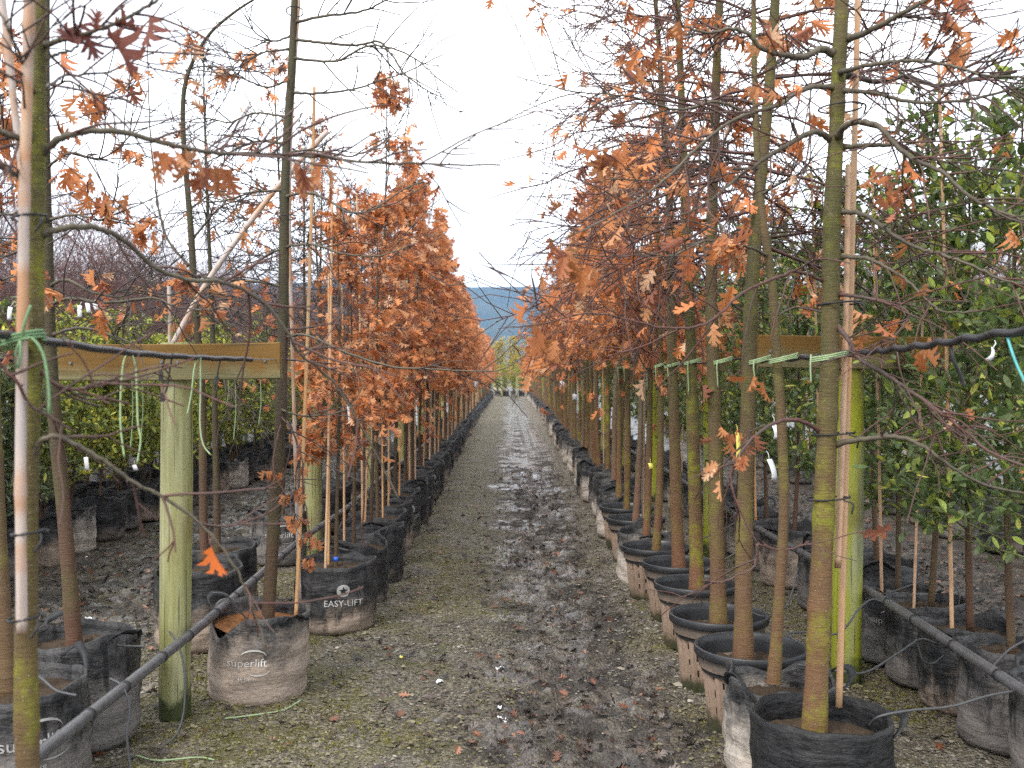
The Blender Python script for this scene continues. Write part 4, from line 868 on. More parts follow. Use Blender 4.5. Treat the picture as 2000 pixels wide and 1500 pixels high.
EV = [proto(evergreen, M['bark_dark'], M['twig_green'], M['green'], 220 + k, H=h, c0=.38, rad=.46, nlat=58, nleaf=1800, lsize=.064, blue=.1, young=.22, tint=(1.05, 1.12, .95)) for k, h in enumerate((2.15, 2.0, 2.35, 2.1))]
HB = [proto(evergreen, M['bark_dark'], M['twig_green'], M['green'], 240 + k, H=h, r0=.012, c0=.18, rad=.40, nlat=66, nleaf=2300, lsize=.058, young=y, multi=3, asc=.7, tint=(1.45, 1.35, 1.0)) for k, (h, y) in enumerate(((1.62, .9), (1.5, .5), (1.7, .7)))]
HD = [proto(evergreen, M['bark_dark'], M['twig_green'], M['green'], 250 + k, H=1.5, r0=.012, c0=.15, rad=.42, nlat=66, nleaf=2300, lsize=.085, T=ELLN, young=.02, multi=3, asc=.5, blue=.4) for k in range(2)]
BR = [proto(bare, M['bark_dark'], M['twig_pink'], M['leaf'], 260 + k, H=h) for k, h in enumerate((3.4, 3.0, 3.6))]
YW = [proto(evergreen, M['bark_dark'], M['twig_green'], M['green'], 270 + k, H=h, r0=.06, c0=.5, rad=1.0, nlat=90, nleaf=2600, lsize=.17, T=ELLN, young=yy, asc=-.1 if k else .5, tint=(1.75, 1.2, 1.0)) for k, (h, yy) in enumerate(((4.2, 2.0), (3.6, 1.4)))]
tape = tube(MB(), [(0, 0, .075), (0, 0, .110)], .0200, 12).mesh('tape', M['blue'])

B = dict(
    tan=make_bag(1, .205, .385, 'bag_tan', .035, .05, .06, 'soil_orange', 'superlift', 'print_soft', tz=.50, tsize=.050, swoosh=True, handles=(-.5, 2.6), hup=.0, fold=(-2.35, .075, .45), flop=.03, taper=.02, sub='45 Litre'),
    easy=make_bag(2, .220, .385, 'bag_half', .022, .035, .05, 'soil', 'EASY-LIFT', 'print', star=True, ttheta=-PI / 2 + .32, tz=.44, tsize=.048, handles=(1.2,), hup=.01),
    easy2=make_bag(3, .215, .40, 'bag_black', .03, .06, .05, 'soil', 'EASY-LIFT', 'print', star=True, ttheta=-PI / 2 + .75, tz=.46, tsize=.046, handles=(1.2, 4.4), hup=.02, flop=.06, sub='60 Litre'),
    easy3=make_bag(4, .21, .40, 'bag_black', .04, .09, .05, 'soil', None, handles=(1.0, 4.0), hup=.03, flop=.09),
    pale=make_bag(5, .195, .37, 'bag_pale', .04, .06, .05, 'soil', 'superlift', 'print', tz=.60, tsize=.05, handles=(2.0, 5.0), hup=.05, flop=.05, swoosh=True),
    pale2=make_bag(6, .20, .38, 'bag_pale', .035, .07, .05, 'soil', None, handles=(1.6, 4.9), hup=.04, flop=.07),
    woven=make_bag(7, .185, .40, 'bag_woven', .035, .05, .05, 'soil', None, handles=(1.7, 5.2), hup=.10, flop=.04),
    woven2=make_bag(8, .185, .375, 'bag_woven', .035, .05, .05, 'soil', 'superlift', 'print', tz=.60, tsize=.048, ttheta=-PI / 2 - .35, handles=(2.4, 5.6), hup=.10, flop=.05, swoosh=True),
    half=make_bag(9, .20, .38, 'bag_half', .04, .07, .05, 'soil', None, handles=(1.0, 4.3), hup=.05, flop=.06),
    clean=make_bag(10, .208, .355, 'bag_clean', .012, .02, .085, 'soil', None, handles=(-.12,), hup=.0, taper=-.03),
    print=make_bag(11, .205, .39, 'bag_woven', .03, .05, .05, 'soil', 'superlift', 'print', tz=.56, tsize=.062, ttheta=-PI / 2 + .35, handles=(.9, 4.0), hup=.07, swoosh=True, sub='45 Litre'),
    crumple=make_bag(12, .190, .36, 'bag_pale', .045, .10, .09, 'soil', 'superlift', 'print', tz=.66, tsize=.058, ttheta=-PI / 2 - .05, handles=(-2.6, -.2), hup=.05, flop=.14, swoosh=True),
)
POTS = [make_pot(k) for k in range(2)]
CANES = [cane_mesh(L, r, k) for k, (L, r) in enumerate(((2.1, .0085), (1.7, .0075), (2.4, .009), (1.5, .007)))]
def put_cane(x, y, z, k, label, group, lean=(0, 0)):
    return obj('bamboo_cane', CANES[k % 4], loc=(x, y, z), rot=(lean[0], lean[1], 0), label=label, cat='cane', group=group)
rr_ = random.Random(3)

# left inner row
place_bag(B['half'], (-.95, 2.02, G(-.95, 2.02)), 1.0, 'bag just below the frame at the foot of the left edge trunk', None)
place_bag(B['tan'], (-1.125, 4.56, G(-1.125, 4.56) - .01), 0.0, 'leaning dusty tan grow bag with orange mulch, nearest on the left of the path', tilt=(.03, .05))
put_cane(-.965, 4.62, .32, 2, 'bamboo cane beside the slender leaning oak at left', None, (0, .035))
yv = 5.80; i = 0; LROW = []
while yv < 66:
    LROW.append(yv); yv += .66 if yv < 30 else .95
for i, y in enumerate(LROW):
    x = -.985 - .0082 * (min(y, 36) - 6) + rr_.uniform(-.035, .035); far = y > 22
    if i == 0: x = -.985
    pr = LF[i % 3] if far else LP[(3, 2, 3, 0, 1, 3, 0, 2, 3, 0, 2, 4)[i % 12]]
    z = G(x, y); sc = (.70, .74, .80, .84, 1.0, .93)[i] if i < 6 else rr_.uniform(.98, 1.16)
    g = 'orange-leaved oaks in the left row'
    lab = ('orange-leaved oak in the star-printed half-tan bag at left' if i == 0 else '%s orange-leaved oak from the front in the left row' % ORD[i] if i < 14 else 'distant orange-leaved oak past the fourteenth in the left row')
    plant('oak_tree', pr, (x, y, z + .32), rr_.uniform(0, 6.28), sc, lab, 'tree', g, (rr_.uniform(-.015, .015), rr_.uniform(-.015, .015)), tape if i in (0, 2) else None)
    lab = ('half-tan grow bag with white star badge, front of the left row' if i == 0 else '%s black grow bag from the front in the left oak row' % ORD[i] if i < 16 else 'small distant black grow bag at the far end of the left row')
    k = 'easy' if i == 0 else ('easy', 'easy2', 'easy3', 'easy2')[i % 4] if i != 1 else 'easy3'
    place_bag(B[k], (x, y, z - .006), rr_.uniform(-.12, .12) if k != 'easy3' else rr_.uniform(0, 6), lab, 'grow bags of the left oak row', scale=rr_.uniform(.95, 1.05) if i else 1.0, prints=y < 14)
    if y < 40:
        put_cane(x + rr_.choice((-.05, .045)), y - .05, z + .30, i, ('tan bamboo cane with the %s orange oak in the left row' % ORD[i]) if i < 10 else 'tan bamboo cane among the distant left oaks', 'bamboo canes of the left oak row', (rr_.uniform(-.02, .02), rr_.uniform(-.02, .02)))
        if i in (0, 2, 3, 5, 7): put_cane(x - .05, y + .05, z + .30, i + 1, 'second bamboo cane behind the %s orange oak in the left row' % ORD[i], 'bamboo canes of the left oak row', (.01, rr_.uniform(-.03, .03)))

# right inner row
place_bag(B['clean'], (.985, 3.23, G(.985, 3.23) - .005), 0, 'plain black round grow bag with a loose strap at front right')
place_bag(B['crumple'], (.965, 3.635, G(.965, 3.64) - .005), 0, 'crumpled pale grey printed bag squeezed behind the black one')
RROW = [4.08, 4.66, 5.37, 5.99, 6.6, 7.10, 7.78, 8.42, 9.0]
while RROW[-1] < 66: RROW.append(RROW[-1] + (.62 if RROW[-1] < 30 else .95))
RX = [.935, .955, .985, 1.0, .945, .95, .96, .965, .965]; RLEAN = [.045, .006, -.025, -.045, .015, .02, .03, 0, .01]
RK = {0: 'pot', 1: 'pot', 2: 'pot', 3: 'pot', 4: 'pot', 5: 'pale2', 6: 'pot', 7: 'pot', 8: 'pale'}
for i, y in enumerate(RROW):
    x = RX[i] if i < 9 else (.975 + .0108 * (min(y, 36) - 6)) + rr_.uniform(-.04, .04); z = G(x, y); far = y > 22
    kind = RK.get(i, ('pale', 'half', 'pale2', 'woven')[i % 4]); zs = .245 if kind == 'pot' else .31
    pr = (RP[(3, 1, 2, 0)[i]] if i < 4 else RL[(0, 3, 2, 1)[i % 4]] if not far else RF[i % 3])
    lab = 'thick-stemmed oak in the %s slotted pot from the front right' % ORD[i] if i < 5 else '%s oak from the front in the right row, trunk clear below' % ORD[i] if i < 14 else 'distant clear-stemmed oak past the fourteenth in the right row'
    plant('oak_tree', pr, (x, y, z + zs), (i * 2.1) % 6.28, (1.0 if i < 4 else .90 if i < 9 else rr_.uniform(.95, 1.06)), lab, 'tree', 'oaks in the right row', (rr_.uniform(-.012, .012), RLEAN[i] if i < 9 else rr_.uniform(-.02, .02)))
    if kind == 'pot':
        place_pot(POTS[i % 2], (x + (.03 if i == 0 else 0), y, z - .004), i * .37, '%s brown slotted plastic pot with black rim, right of the path' % ORD[i] if i < 5 else 'brown slotted pot beyond the pale bag, %s in the right row' % ORD[i], 'slotted plastic pots in the right row')
    else:
        place_bag(B[kind], (x, y, z - .005), rr_.uniform(-.3, .3), ('pale grow bag with torn black plastic between the slotted pots' if i == 5 else '%s container in the right row, a dusty pale grow bag' % ORD[i] if i < 16 else 'small distant dusty grow bag at the far end of the right row'), 'grow bags of the right oak row', scale=rr_.uniform(.95, 1.06), prints=y < 14)
    if i > 4 and y < 35 and i % 3 == 0:
        put_cane(x + .06, y + .05, z + zs, i, 'pale cane beside the %s oak in the right row' % ORD[i] if i < 14 else 'pale cane among the distant right oaks', 'canes in the right oak row', (0, rr_.uniform(-.02, .02)))
o = put_cane(1.085, 3.36, .33, 2, 'tan bamboo cane tied close behind the front right trunk', None, (-.01, .022)); o.scale = (1.25, 1.25, 1.6)
o = put_cane(1.06, 3.30, .80, 0, 'pale lichened cane against the front right trunk', None, (-.01, .018)); o.scale = (1.3, 1.3, .62)

# left outer row, hedge, bare trees behind
place_bag(B['print'], (-1.655, 3.47, G(-1.65, 3.47)), .25, 'dark woven bag with white lettering at the bottom left corner')
place_bag(B['woven'], (-1.655, 3.98, G(-1.65, 3.98)), .6, 'large black woven bag with strap handle beside the left pipe', scale=1.06)
LOY = [5.38, 6.0, 7.72, 8.5, 9.2, 9.9, 10.6, 11.4, 12.2, 13.0, 13.9, 14.8, 15.8, 16.8, 18.0, 19.2, 20.5, 22, 23.5, 25, 27, 29]
for i, y in enumerate(LOY):
    x = -1.68 - (.03 * (i % 3)) if i else -1.63
    if i == 2: x = -1.72
    z = G(x, y); k = ('half', 'half', 'print', 'woven', 'easy3')[i % 5] if i else 'half'
    lab = ('mud-stained bag directly behind the left timber post', 'black folded bag behind the mud-stained one by the left post', 'printed grey bag with open top left of the star-printed bag')[i] if i < 3 else '%s dark bag along the outer left row behind the pipe' % ORD[i] if i < 12 else 'far dark bag in the outer left row'
    place_bag(B[k], (x, y, z), rr_.uniform(-.4, .4), lab, 'bags of the outer left row', scale=1.1 if i < 2 else 1.0, prints=i == 2)
    if i:
        plant('oak_tree', LO[i % 3], (x, y, z + .31), rr_.uniform(0, 6.28), rr_.uniform(.9, 1.05), '%s sparse oak in the outer left row behind the pipe' % ORD[i] if i < 12 else 'far sparse oak in the outer left row', 'tree', 'oaks of the outer left row', (rr_.uniform(-.03, .03), rr_.uniform(-.03, .03)))
for row, (xr, y0, y1, st) in enumerate(((-3.55, 5.4, 34, .58), (-4.15, 5.2, 34, .62))):
    y = y0; n = 0
    while y < y1:
        x = xr + rr_.uniform(-.06, .06); z = G(x, y); dark = y < 7.4
        rn = ('front', 'back')[row]
        plant('shrub', (HD if dark else HB)[n % (2 if dark else 3)], (x, y, z + .30), rr_.uniform(0, 6.28), rr_.uniform(.9, 1.08), ('%s %s shrub in the %s line of the left hedge' % (ORD[n], 'dark narrow-leaved' if dark else 'bushy yellow-green', rn)) if n < 12 else 'far bushy green shrub in the %s line of the left hedge' % rn, 'shrub', 'potted shrubs of the left hedge')
        place_bag(B[('half', 'pale2', 'easy3', 'woven')[n % 4]], (x, y, z), rr_.uniform(0, 6), ('%s bag under the %s line of the left hedge' % (ORD[n], rn)) if n < 12 else 'far bag under the %s line of the left hedge' % rn, 'bags under the left hedge', scale=.95, prints=False)
        y += st * (1 if y < 16 else 1.5); n += 1
n = 0
for ln_, (xr, y0) in enumerate(((-5.2, 6.2), (-6.3, 7.0), (-7.6, 8.0), (-9.2, 9.5), (-11.5, 12.0), (-14, 14))):
    y = y0; m = 0
    while y < 30 + (-xr) * .5:
        x = xr + rr_.uniform(-.25, .25)
        plant('maple_tree', BR[n % 3], (x, y, 0), rr_.uniform(0, 6.28), rr_.uniform(.88, 1.15), 'bare pinkish-twigged tree, %s from the front in the %s line behind the left hedge' % (ORD[m], ORD[ln_]) if m < 8 and ln_ < 4 else 'far bare pinkish-twigged tree behind the left hedge', 'tree', 'bare trees behind the left hedge')
        y += rr_.uniform(1.1, 1.6); n += 1; m += 1

# right outer row and what lies behind it
ROY = [3.45, 3.92, 4.32, 4.68, 5.05, 5.6, 6.2, 6.9, 7.6, 8.2, 8.8, 9.5, 10.2, 10.9, 11.7, 12.5, 13.4, 14.3, 15.3, 16.4, 17.5, 18.8, 20.2, 21.8, 23.5, 25.5, 28]
ROX = [1.90, 1.91, 1.93, 1.91, 1.90, 2.0, 1.95, 1.90]
for i, y in enumerate(ROY):
    x = ROX[i] if i < 8 else 1.92 + rr_.uniform(-.05, .05); z = G(x, y)
    lab = ('woven bag at the right edge of the picture', 'tall wrinkled black woven bag nearest the right edge', 'dusty grey bag with tan cane second from the right edge', 'shiny black woven bag with tall strap handles at right', 'grey printed bag behind the right pipe', 'black bag with white strap just right of the algae post')[i] if i < 6 else '%s bag along the outer right row' % ORD[i] if i < 14 else 'far dark bag in the outer right row'
    place_bag(B[('woven', 'woven', 'half', 'woven', 'woven2', 'half')[i] if i < 6 else ('woven', 'pale2', 'woven2', 'half')[i % 4]], (x, y, z), (i * 1.3) % 6.28 if i != 4 else -.2, lab, 'bags of the outer right row', scale=(.95, .95, .92, .95, .95, 1.1)[i] if i < 6 else 1.0, prints=i == 4 or (i < 10 and i % 4 == 2))
    if i < 24:
        plant('evergreen_tree', EV[(2, 0, 1, 2, 3)[i % 5]], (x + .02, y, z + .31), i * 1.7, rr_.uniform(.92, 1.08) if i > 5 else (.86, .98, .98, .95, .85, .9)[i], ('glossy evergreen tree filling the right edge of the picture', 'broad glossy evergreen tree in the wrinkled bag at right', 'glossy evergreen tree in the dusty bag with tan cane', 'glossy evergreen in the bag with tall strap handles', 'glossy evergreen in the grey printed bag at right', 'evergreen with clear grey stem just right of the algae post')[i] if i < 6 else '%s glossy evergreen along the outer right row' % ORD[i] if i < 14 else 'far glossy evergreen in the outer right row', 'tree', 'evergreens of the outer right row')
    if i in (2, 3, 4, 6, 8, 9, 11, 13):
        put_cane(x - .07, y - .03, z + .30, i, 'orange-tan cane beside the %s evergreen in the outer right row' % ORD[i], 'canes of the outer right row', (0, .02 if i % 2 else -.03))
n = 0
for xr, y0, y1, st, kk in ((3.95, 6.0, 26, .75, 'o'), (4.6, 6.4, 26, 1.0, 'e'), (6.0, 7.5, 30, 1.5, 'b'), (7.6, 9, 32, 1.5, 'b'), (9.6, 11, 34, 1.8, 'b')):
    y = y0; m = 0
    while y < y1:
        x = xr + rr_.uniform(-.1, .1); z = G(x, y)
        if kk == 'b': plant('maple_tree', BR[n % 3], (x, y, 0), rr_.uniform(0, 6.28), rr_.uniform(.9, 1.1), 'bare pinkish-twigged tree far behind the right evergreens', 'tree', 'bare trees behind the right evergreens')
        else:
            plant('oak_tree' if kk == 'o' else 'evergreen_tree', LO[m % 3] if kk == 'o' else EV[m % 4], (x, y, z + .3), rr_.uniform(0, 6), rr_.uniform(.85, 1.0), 'slim staked oak across the right-hand track' if kk == 'o' else 'evergreen behind the staked oaks across the right-hand track', 'tree', 'slim oaks across the right track' if kk == 'o' else 'evergreens across the right track')
            place_bag(B[('easy3', 'woven2', 'half')[m % 3]], (x, y, z), rr_.uniform(0, 6), 'black bag across the right-hand track' if kk == 'o' else 'black bag behind the staked oaks across the right track', 'bags across the right track', prints=False)
            if kk == 'o': put_cane(x + .06, y - .04, .3, m, 'cane of a slim oak across the right-hand track', 'canes across the right track', (0, rr_.uniform(-.04, .04)))
        y += st; n += 1; m += 1

# far end of the path
for k, (x, y, s, pr) in enumerate(((.3, 75, .98, YW[0]), (-.9, 78, 1.15, YW[1]), (1.6, 80, 1.2, YW[1]), (-2.6, 84, 1.2, YW[0]), (3.4, 88, 1.3, YW[0]))):
    plant('willow_tree', pr, (x, y, 0), k * 1.3, s, ('yellow-green tree standing behind the two end posts', 'pale weeping tree left of the end posts', 'pale weeping tree right of the end posts', 'yellow-green tree far left behind the row ends', 'yellow-green tree far right behind the row ends')[k], 'tree', 'trees beyond the end of the path')
for k in range(8):
    x = -1.9 + k * .55; plant('shrub', HB[k % 3], (x, 70.5 + (k % 2) * .6, .2), k, 1.15, 'dark shrub standing at the far end of the path', 'shrub', 'shrubs at the far end of the path')
    place_bag(B['easy3'], (x, 70.5 + (k % 2) * .6, -.02), k, 'small black bag at the far end of the path', 'bags at the far end of the path', prints=False)
fr = np.random.default_rng(9); mb = MB(); nb = 2600
bx_ = fr.uniform(-600, 600, nb); by_ = fr.uniform(150, 1450, nb); hh_ = fr.uniform(3, 9, nb)
pos = np.repeat(np.stack([bx_, by_, 0 * bx_], -1), 26, 0) + fr.normal(0, 1, (nb * 26, 3)) * np.repeat(np.stack([hh_ * .35, hh_ * .35, hh_ * .25], -1), 26, 0); pos[:, 2] = np.abs(pos[:, 2] + np.repeat(hh_ * .45, 26))
put_leaves(mb, ELL, pos, fr.normal(size=(len(pos), 3)), np.repeat(hh_ * .45, 26), np.repeat(np.array([(.05, .055, .03), (.09, .075, .04), (.10, .06, .04)])[fr.integers(0, 3, nb)], 26, 0) * fr.uniform(.7, 1.3, (len(pos), 1)), fr)
obj('far_wood', mb.mesh('far_wood', M['moss'], color=True, smooth=False), kind='stuff', label='far belt of hazy trees below the blue hill', cat='wood')

# ------------------------------------------------------------------ small things
def wire_d(px, x=-.952): return x * 2000 / (px - 995)
# cane tied to the left edge trunk, leaning cane, short canes
def cane_line(pts, r, label, seed, mat='cane2'):
    p = cr(pts, 60); rng = np.random.default_rng(seed); L = np.concatenate([[0], np.cumsum(np.linalg.norm(np.diff(p, axis=0), axis=1))]); rr = np.full(60, r)
    for q in np.cumsum(rng.uniform(.2, .34, 14)): rr = rr * (1 + .16 * np.exp(-((L - q) / .02) ** 2))
    return obj('bamboo_cane', tube(MB(), p - p[0], rr, 12).mesh('cane', M[mat]), loc=tuple(p[0]), label=label, cat='cane')
cane_line([P(42, 1236, 1.955), P(41, 1050, 1.955), P(41, 880, 1.955), P(46, 620, 1.955), P(50, 400, 1.955), P(57, 150, 1.955), P(61, 0, 1.955), P(66, -200, 1.955)], .0103, 'pinkish bamboo cane tied in front of the left edge trunk', 1)
cane_line([P(47, 340, 2.12), P(30, 200, 2.12), P(18, 80, 2.12), P(8, 0, 2.12), P(0, -80, 2.12)], .0075, 'thin tan cane behind the left edge trunk, upper left', 2)
cane_line([P(338, 672, 5.0), P(400, 560, 5.05), P(470, 460, 5.1), P(560, 345, 5.2), P(640, 258, 5.3)], .0135, 'grey-pink cane leaning diagonally behind the left crossbar', 3)
cane_line([P(333, 700, 5.3), P(332, 600, 5.3), P(331, 560, 5.3)], .010, 'short upright pale cane behind the left crossbar', 4)
cane_line([P(585, 1180, 4.75), P(572, 700, 4.75), P(566, 350, 4.75), P(585, 0, 4.75), P(590, -100, 4.75)], .0085, 'long pale cane rising behind the slender leaning oak', 5)

def loop_tie(c, rx, ry, r, mat, name, label, group, tails=(), tilt=.0, turns=1, cat='tie'):
    a = np.linspace(0, 2 * PI * turns, 18 * turns + 1); p = np.stack([rx * np.cos(a), ry * np.sin(a), tilt * np.cos(a) + .006 * a / (2 * PI) - .003 * turns], -1); mb = MB(); tube(mb, p, r, 6, cap=True)
    for q in tails: tube(mb, cr(np.array(q, float), 14), r, 6)
    return obj(name, mb.mesh(name, M[mat]), loc=c, label=label, cat=cat, group=group)
for k, (px, py) in enumerate(((62, 428), (58, 1040), (50, 1206))):
    c = P(px, py, 1.985); loop_tie(c, .031, .04, .0026, 'black', 'cane_tie', ('upper', 'middle', 'lowest')[k] + ' black tie binding cane to the left edge trunk', 'black ties on the left edge trunk', [[(.03, -.02, 0), (.04, -.04, -.01), (.03, -.045, -.03)]], .003)
for k, (px, py, d) in enumerate(((1632, 208, 3.27), (1630, 592, 3.26), (1620, 848, 3.25), (1610, 975, 3.25))):
    loop_tie((P(px, py, d)[0] + .02, d + .02, P(px, py, d)[2]), .068, .062, .0030, 'black', 'cane_tie', ('topmost', 'second', 'third', 'lowest')[k] + ' black tie around the front right trunk and cane', 'black ties on the front right trunk', [[(.03, -.06, 0), (.055, -.075, -.01), (.05, -.075, -.04)]], .004)
for k, (px, py, d) in enumerate(((562, 425, 4.52), (577, 25, 4.52))):
    loop_tie(P(px, py, d), .035, .06, .0028, 'black', 'cane_tie', ('lower', 'upper')[k] + ' black tie on the slender leaning oak', 'black ties on the slender oak', [], .003)
# green twine knots
def knot(c, w, dpth, label, tails, mat='twine', r=.0028, turns=3): return loop_tie(c, w, dpth, r, mat, 'twine_tie', label, 'green twine ties', tails, .011, turns, 'twine')
knot((-.945, 1.985, 1.488), .042, .045, 'green twine knot binding cane, cable and left edge trunk', [[(.02, -.04, 0), (.03, -.05, .03), (.042, -.05, .065)], [(.02, -.045, 0), (.045, -.05, .002), (.066, -.05, -.03), (.075, -.05, -.09), (.076, -.05, -.14)], [(.02, -.045, 0), (.012, -.05, -.03), (.016, -.05, -.055), (.022, -.05, -.03), (.02, -.045, 0)]])
knot((1.03, 3.29, 1.482), .060, .062, 'pale green twine wound round the front right trunk and cable', [[(-.075, -.05, .005), (-.08, -.06, -.03), (-.078, -.06, -.085)]], 'twine_pale')
knot((.985, 3.68, 1.482), .05, .04, 'pale green twine on the thin grey-green stem at right', [], 'twine_pale')
for i in range(9):
    y = RROW[i]; x = RX[i] + RLEAN[i] * 1.2
    knot((x + .006, y, 1.482 + .006 * (i % 3)), .044 if i < 4 else .036, .044, 'pale green twine on the %s oak of the right row' % ORD[i], [[(-.03, -.045, 0), (-.035, -.055, -.03), (-.03, -.055, -.07 - .05 * (i % 3))]], 'twine_pale', .0032)
for k, (pts, lab) in enumerate((
    ([(255, 690), (243, 705), (237, 760), (236, 830), (243, 893)], 'green twine strand hanging left on the left crossbar cable'),
    ([(258, 690), (266, 720), (268, 770), (270, 830), (275, 860), (268, 905)], 'longer green twine strand hanging beside the leftmost strand'),
    ([(388, 698), (380, 720), (374, 770), (366, 810)], 'short green twine strand hanging right of the round post'),
    ([(392, 698), (392, 760), (391, 830), (397, 868), (411, 888)], 'curled green twine strand hanging right of the round post'))):
    d = wire_d(pts[0][0]); line_thing('twine', [P(a, b, d - .01) for a, b in pts], .0025, 'twine_pale', lab, 'twine', 'twine strands hanging from the left cable', 6)
for k, (x0, ln) in enumerate(((258, .30), (278, .26), (445, .12), (459, .26), (508, .20))):
    p = P(x0, 738, 4.36); line_thing('twine', [(p[0], p[1], p[2] + .03), (p[0] + .004, p[1], p[2] - ln * .5), (p[0] - .006, p[1], p[2] - ln)], .0025, 'twine_pale', ('far left', 'second', 'third', 'fourth', 'rightmost')[k] + ' twine strand hanging behind the left crossbar', 'twine', 'twine strands behind the left crossbar', 6)
for k, (pts, lab) in enumerate((([(325, 690), (318, 715), (315, 735)], 'black rubber tie dangling left of centre on the left cable'), ([(338, 690), (334, 712), (330, 735), (326, 760), (318, 775)], 'long black knotted rubber tie over the left post top'), ([(432, 700), (427, 720), (424, 742)], 'black rubber tie near the right end of the left cable'))):
    d = wire_d(pts[0][0]); o = line_thing('rubber_tie', [P(a, b, d - .012) for a, b in pts], .0026, 'black', lab, 'tie', 'black rubber ties on the left cable', 6)
    e = np.array(P(pts[-1][0], pts[-1][1], d - .012)) - np.array(P(pts[0][0], pts[0][1], d - .012)); obj('buckle', box(MB(), e - (.006, .002, .014), e + (.006, .002, .012)).mesh('buckle', M['black'], smooth=False), o)
line_thing('rubber_tie', [P(1858, 668, 2.55), P(1862, 700, 2.54), P(1878, 735, 2.54), P(1884, 755, 2.54)], .005, 'black', 'black rubber strap hanging from the thick right cable', 'tie')
line_thing('twine', [P(1966, 648, 2.26), P(1975, 680, 2.24), P(1988, 715, 2.23), P(2004, 748, 2.22)], .0028, 'twine_blue', 'teal twine hanging from the thick cable at the right edge', 'twine')
line_thing('twine', [(-1.17, 4.2, .012), (-1.05, 4.22, .02), (-.95, 4.30, .015), (-.90, 4.42, .018)], .003, 'twine_pale', 'green twine offcut on the ground by the tan bag', 'twine')
line_thing('twine', [(-1.38, 3.78, .016), (-1.28, 3.72, .02), (-1.15, 3.76, .016), (-1.08, 3.74, .014)], .003, 'twine_pale', 'green twine offcut on the ground before the left post', 'twine')
# drip tubes
for k, (pts, lab) in enumerate((
    ([(330, 1234, 4.13), (348, 1262, 4.05), (360, 1320, 4.0), (356, 1400, 3.95), (335, 1445, 3.9), (290, 1470, 3.84), (245, 1484, 3.76)], 'grey drip tube drooping past the left post to the ground'),
    ([(214, 1326, 3.45), (238, 1342, 3.4), (252, 1385, 3.38), (247, 1440, 3.36), (256, 1515, 3.36)], 'grey drip tube hanging beside the large woven bag at left'),
    ([(148, 1359, 3.2), (110, 1350, 3.25), (85, 1330, 3.3), (62, 1312, 3.4)], 'drip tube from the pipe into the printed corner bag'),
    ([(280, 1263, 3.75), (240, 1262, 3.85), (210, 1258, 3.92), (190, 1275, 3.95)], 'drip tube entering the large woven bag at left'),
    ([(415, 1158, 4.5), (440, 1162, 4.5), (460, 1185, 4.52), (487, 1215, 4.54)], 'grey drip tube curling into the tan bag'),
    ([(590, 1068, 6.4), (640, 1068, 6.2), (680, 1075, 6.0)], 'drip tube reaching the star-printed bag'),
    ([(1560, 1255, 3.7), (1540, 1240, 3.75), (1570, 1236, 3.85), (1640, 1238, 4.05), (1680, 1190, 4.3), (1705, 1172, 4.45), (1730, 1180, 4.5)], 'black drip tube arching to the thin stem past the algae post'),
    ([(1560, 1300, 3.62), (1640, 1313, 3.7), (1695, 1314, 3.8), (1760, 1275, 3.95), (1800, 1250, 4.05), (1830, 1258, 4.08)], 'long black drip tube sagging in front of the algae post'),
    ([(1700, 1420, 3.25), (1720, 1402, 3.2), (1780, 1390, 3.2), (1860, 1382, 3.22), (1930, 1362, 3.25), (1985, 1352, 3.3)], 'black drip tube from the plain black bag to the right edge'),
    ([(1692, 1200, 4.6), (1715, 1232, 4.6), (1740, 1268, 4.62)], 'drip tube slanting down right of the algae post'),
    ([(1690, 1172, 4.75), (1750, 1155, 4.8), (1810, 1135, 4.8), (1855, 1135, 4.75), (1876, 1160, 4.7), (1874, 1195, 4.68)], 'drip tube arching into the strap-handled bag at right'),
    ([(1792, 1250, 4.05), (1805, 1290, 4.05), (1825, 1298, 4.07), (1845, 1283, 4.1)], 'drip tube loop hanging under the right pipe'),
    ([(1928, 1320, 3.6), (1945, 1300, 3.62), (1975, 1270, 3.66), (2010, 1250, 3.7)], 'drip tube rising to the wrinkled bag at the right edge'),
    ([(1470, 1062, 5.4), (1430, 1085, 5.2), (1380, 1115, 5.15)], 'drip tube from pipe to the third slotted pot'),
    ([(1440, 1020, 6.2), (1400, 1040, 6.0), (1350, 1062, 5.9)], 'drip tube from pipe to the fourth slotted pot'),
    ([(1560, 1110, 4.9), (1540, 1180, 4.7), (1500, 1205, 4.65), (1450, 1190, 4.65)], 'drip tube from pipe to the second slotted pot'))):
    line_thing('drip_tube', [P(*q) for q in pts], .0042, 'tube', lab, 'tube', 'drip irrigation tubes', 8, 40)
# plant tags
def tag(px, py, d, w, h, mat, label, rot=.1):
    mb = MB(); W_, H_ = w / 2000 * d, h / 2000 * d; k = 7; s = np.linspace(0, 1, k); p = np.stack([0 * s + .01 * np.sin(s * 2), -.012 * np.sin(s * 3), -H_ * s], -1); ribbon(mb, p, (1, .25, 0), W_, .0012); tube(mb, [(0, 0, -.004), (.002, .012, .02), (0, .03, .03)], .0012, 5)
    return obj('plant_tag', mb.mesh('plant_tag', M[mat]), loc=P(px, py, d), rot=(0, rot, 0), label=label, cat='tag', group='plant tags')
tag(1440, 845, 4.0, 9, 62, 'yellow', 'yellow plant tag hanging left of the second mossy trunk', .08); tag(1503, 897, 3.95, 11, 42, 'white', 'white plant tag hanging between the right trunks', -.12); tag(1513, 828, 3.8, 15, 30, 'white', 'white square tag on the thin stem at right', 0)
tag(682, 790, 5.7, 10, 36, 'white', 'white tag on the star-bag oak at left', 0); tag(1940, 680, 2.9, 9, 26, 'white', 'white tag in the evergreen near the right edge', .7)
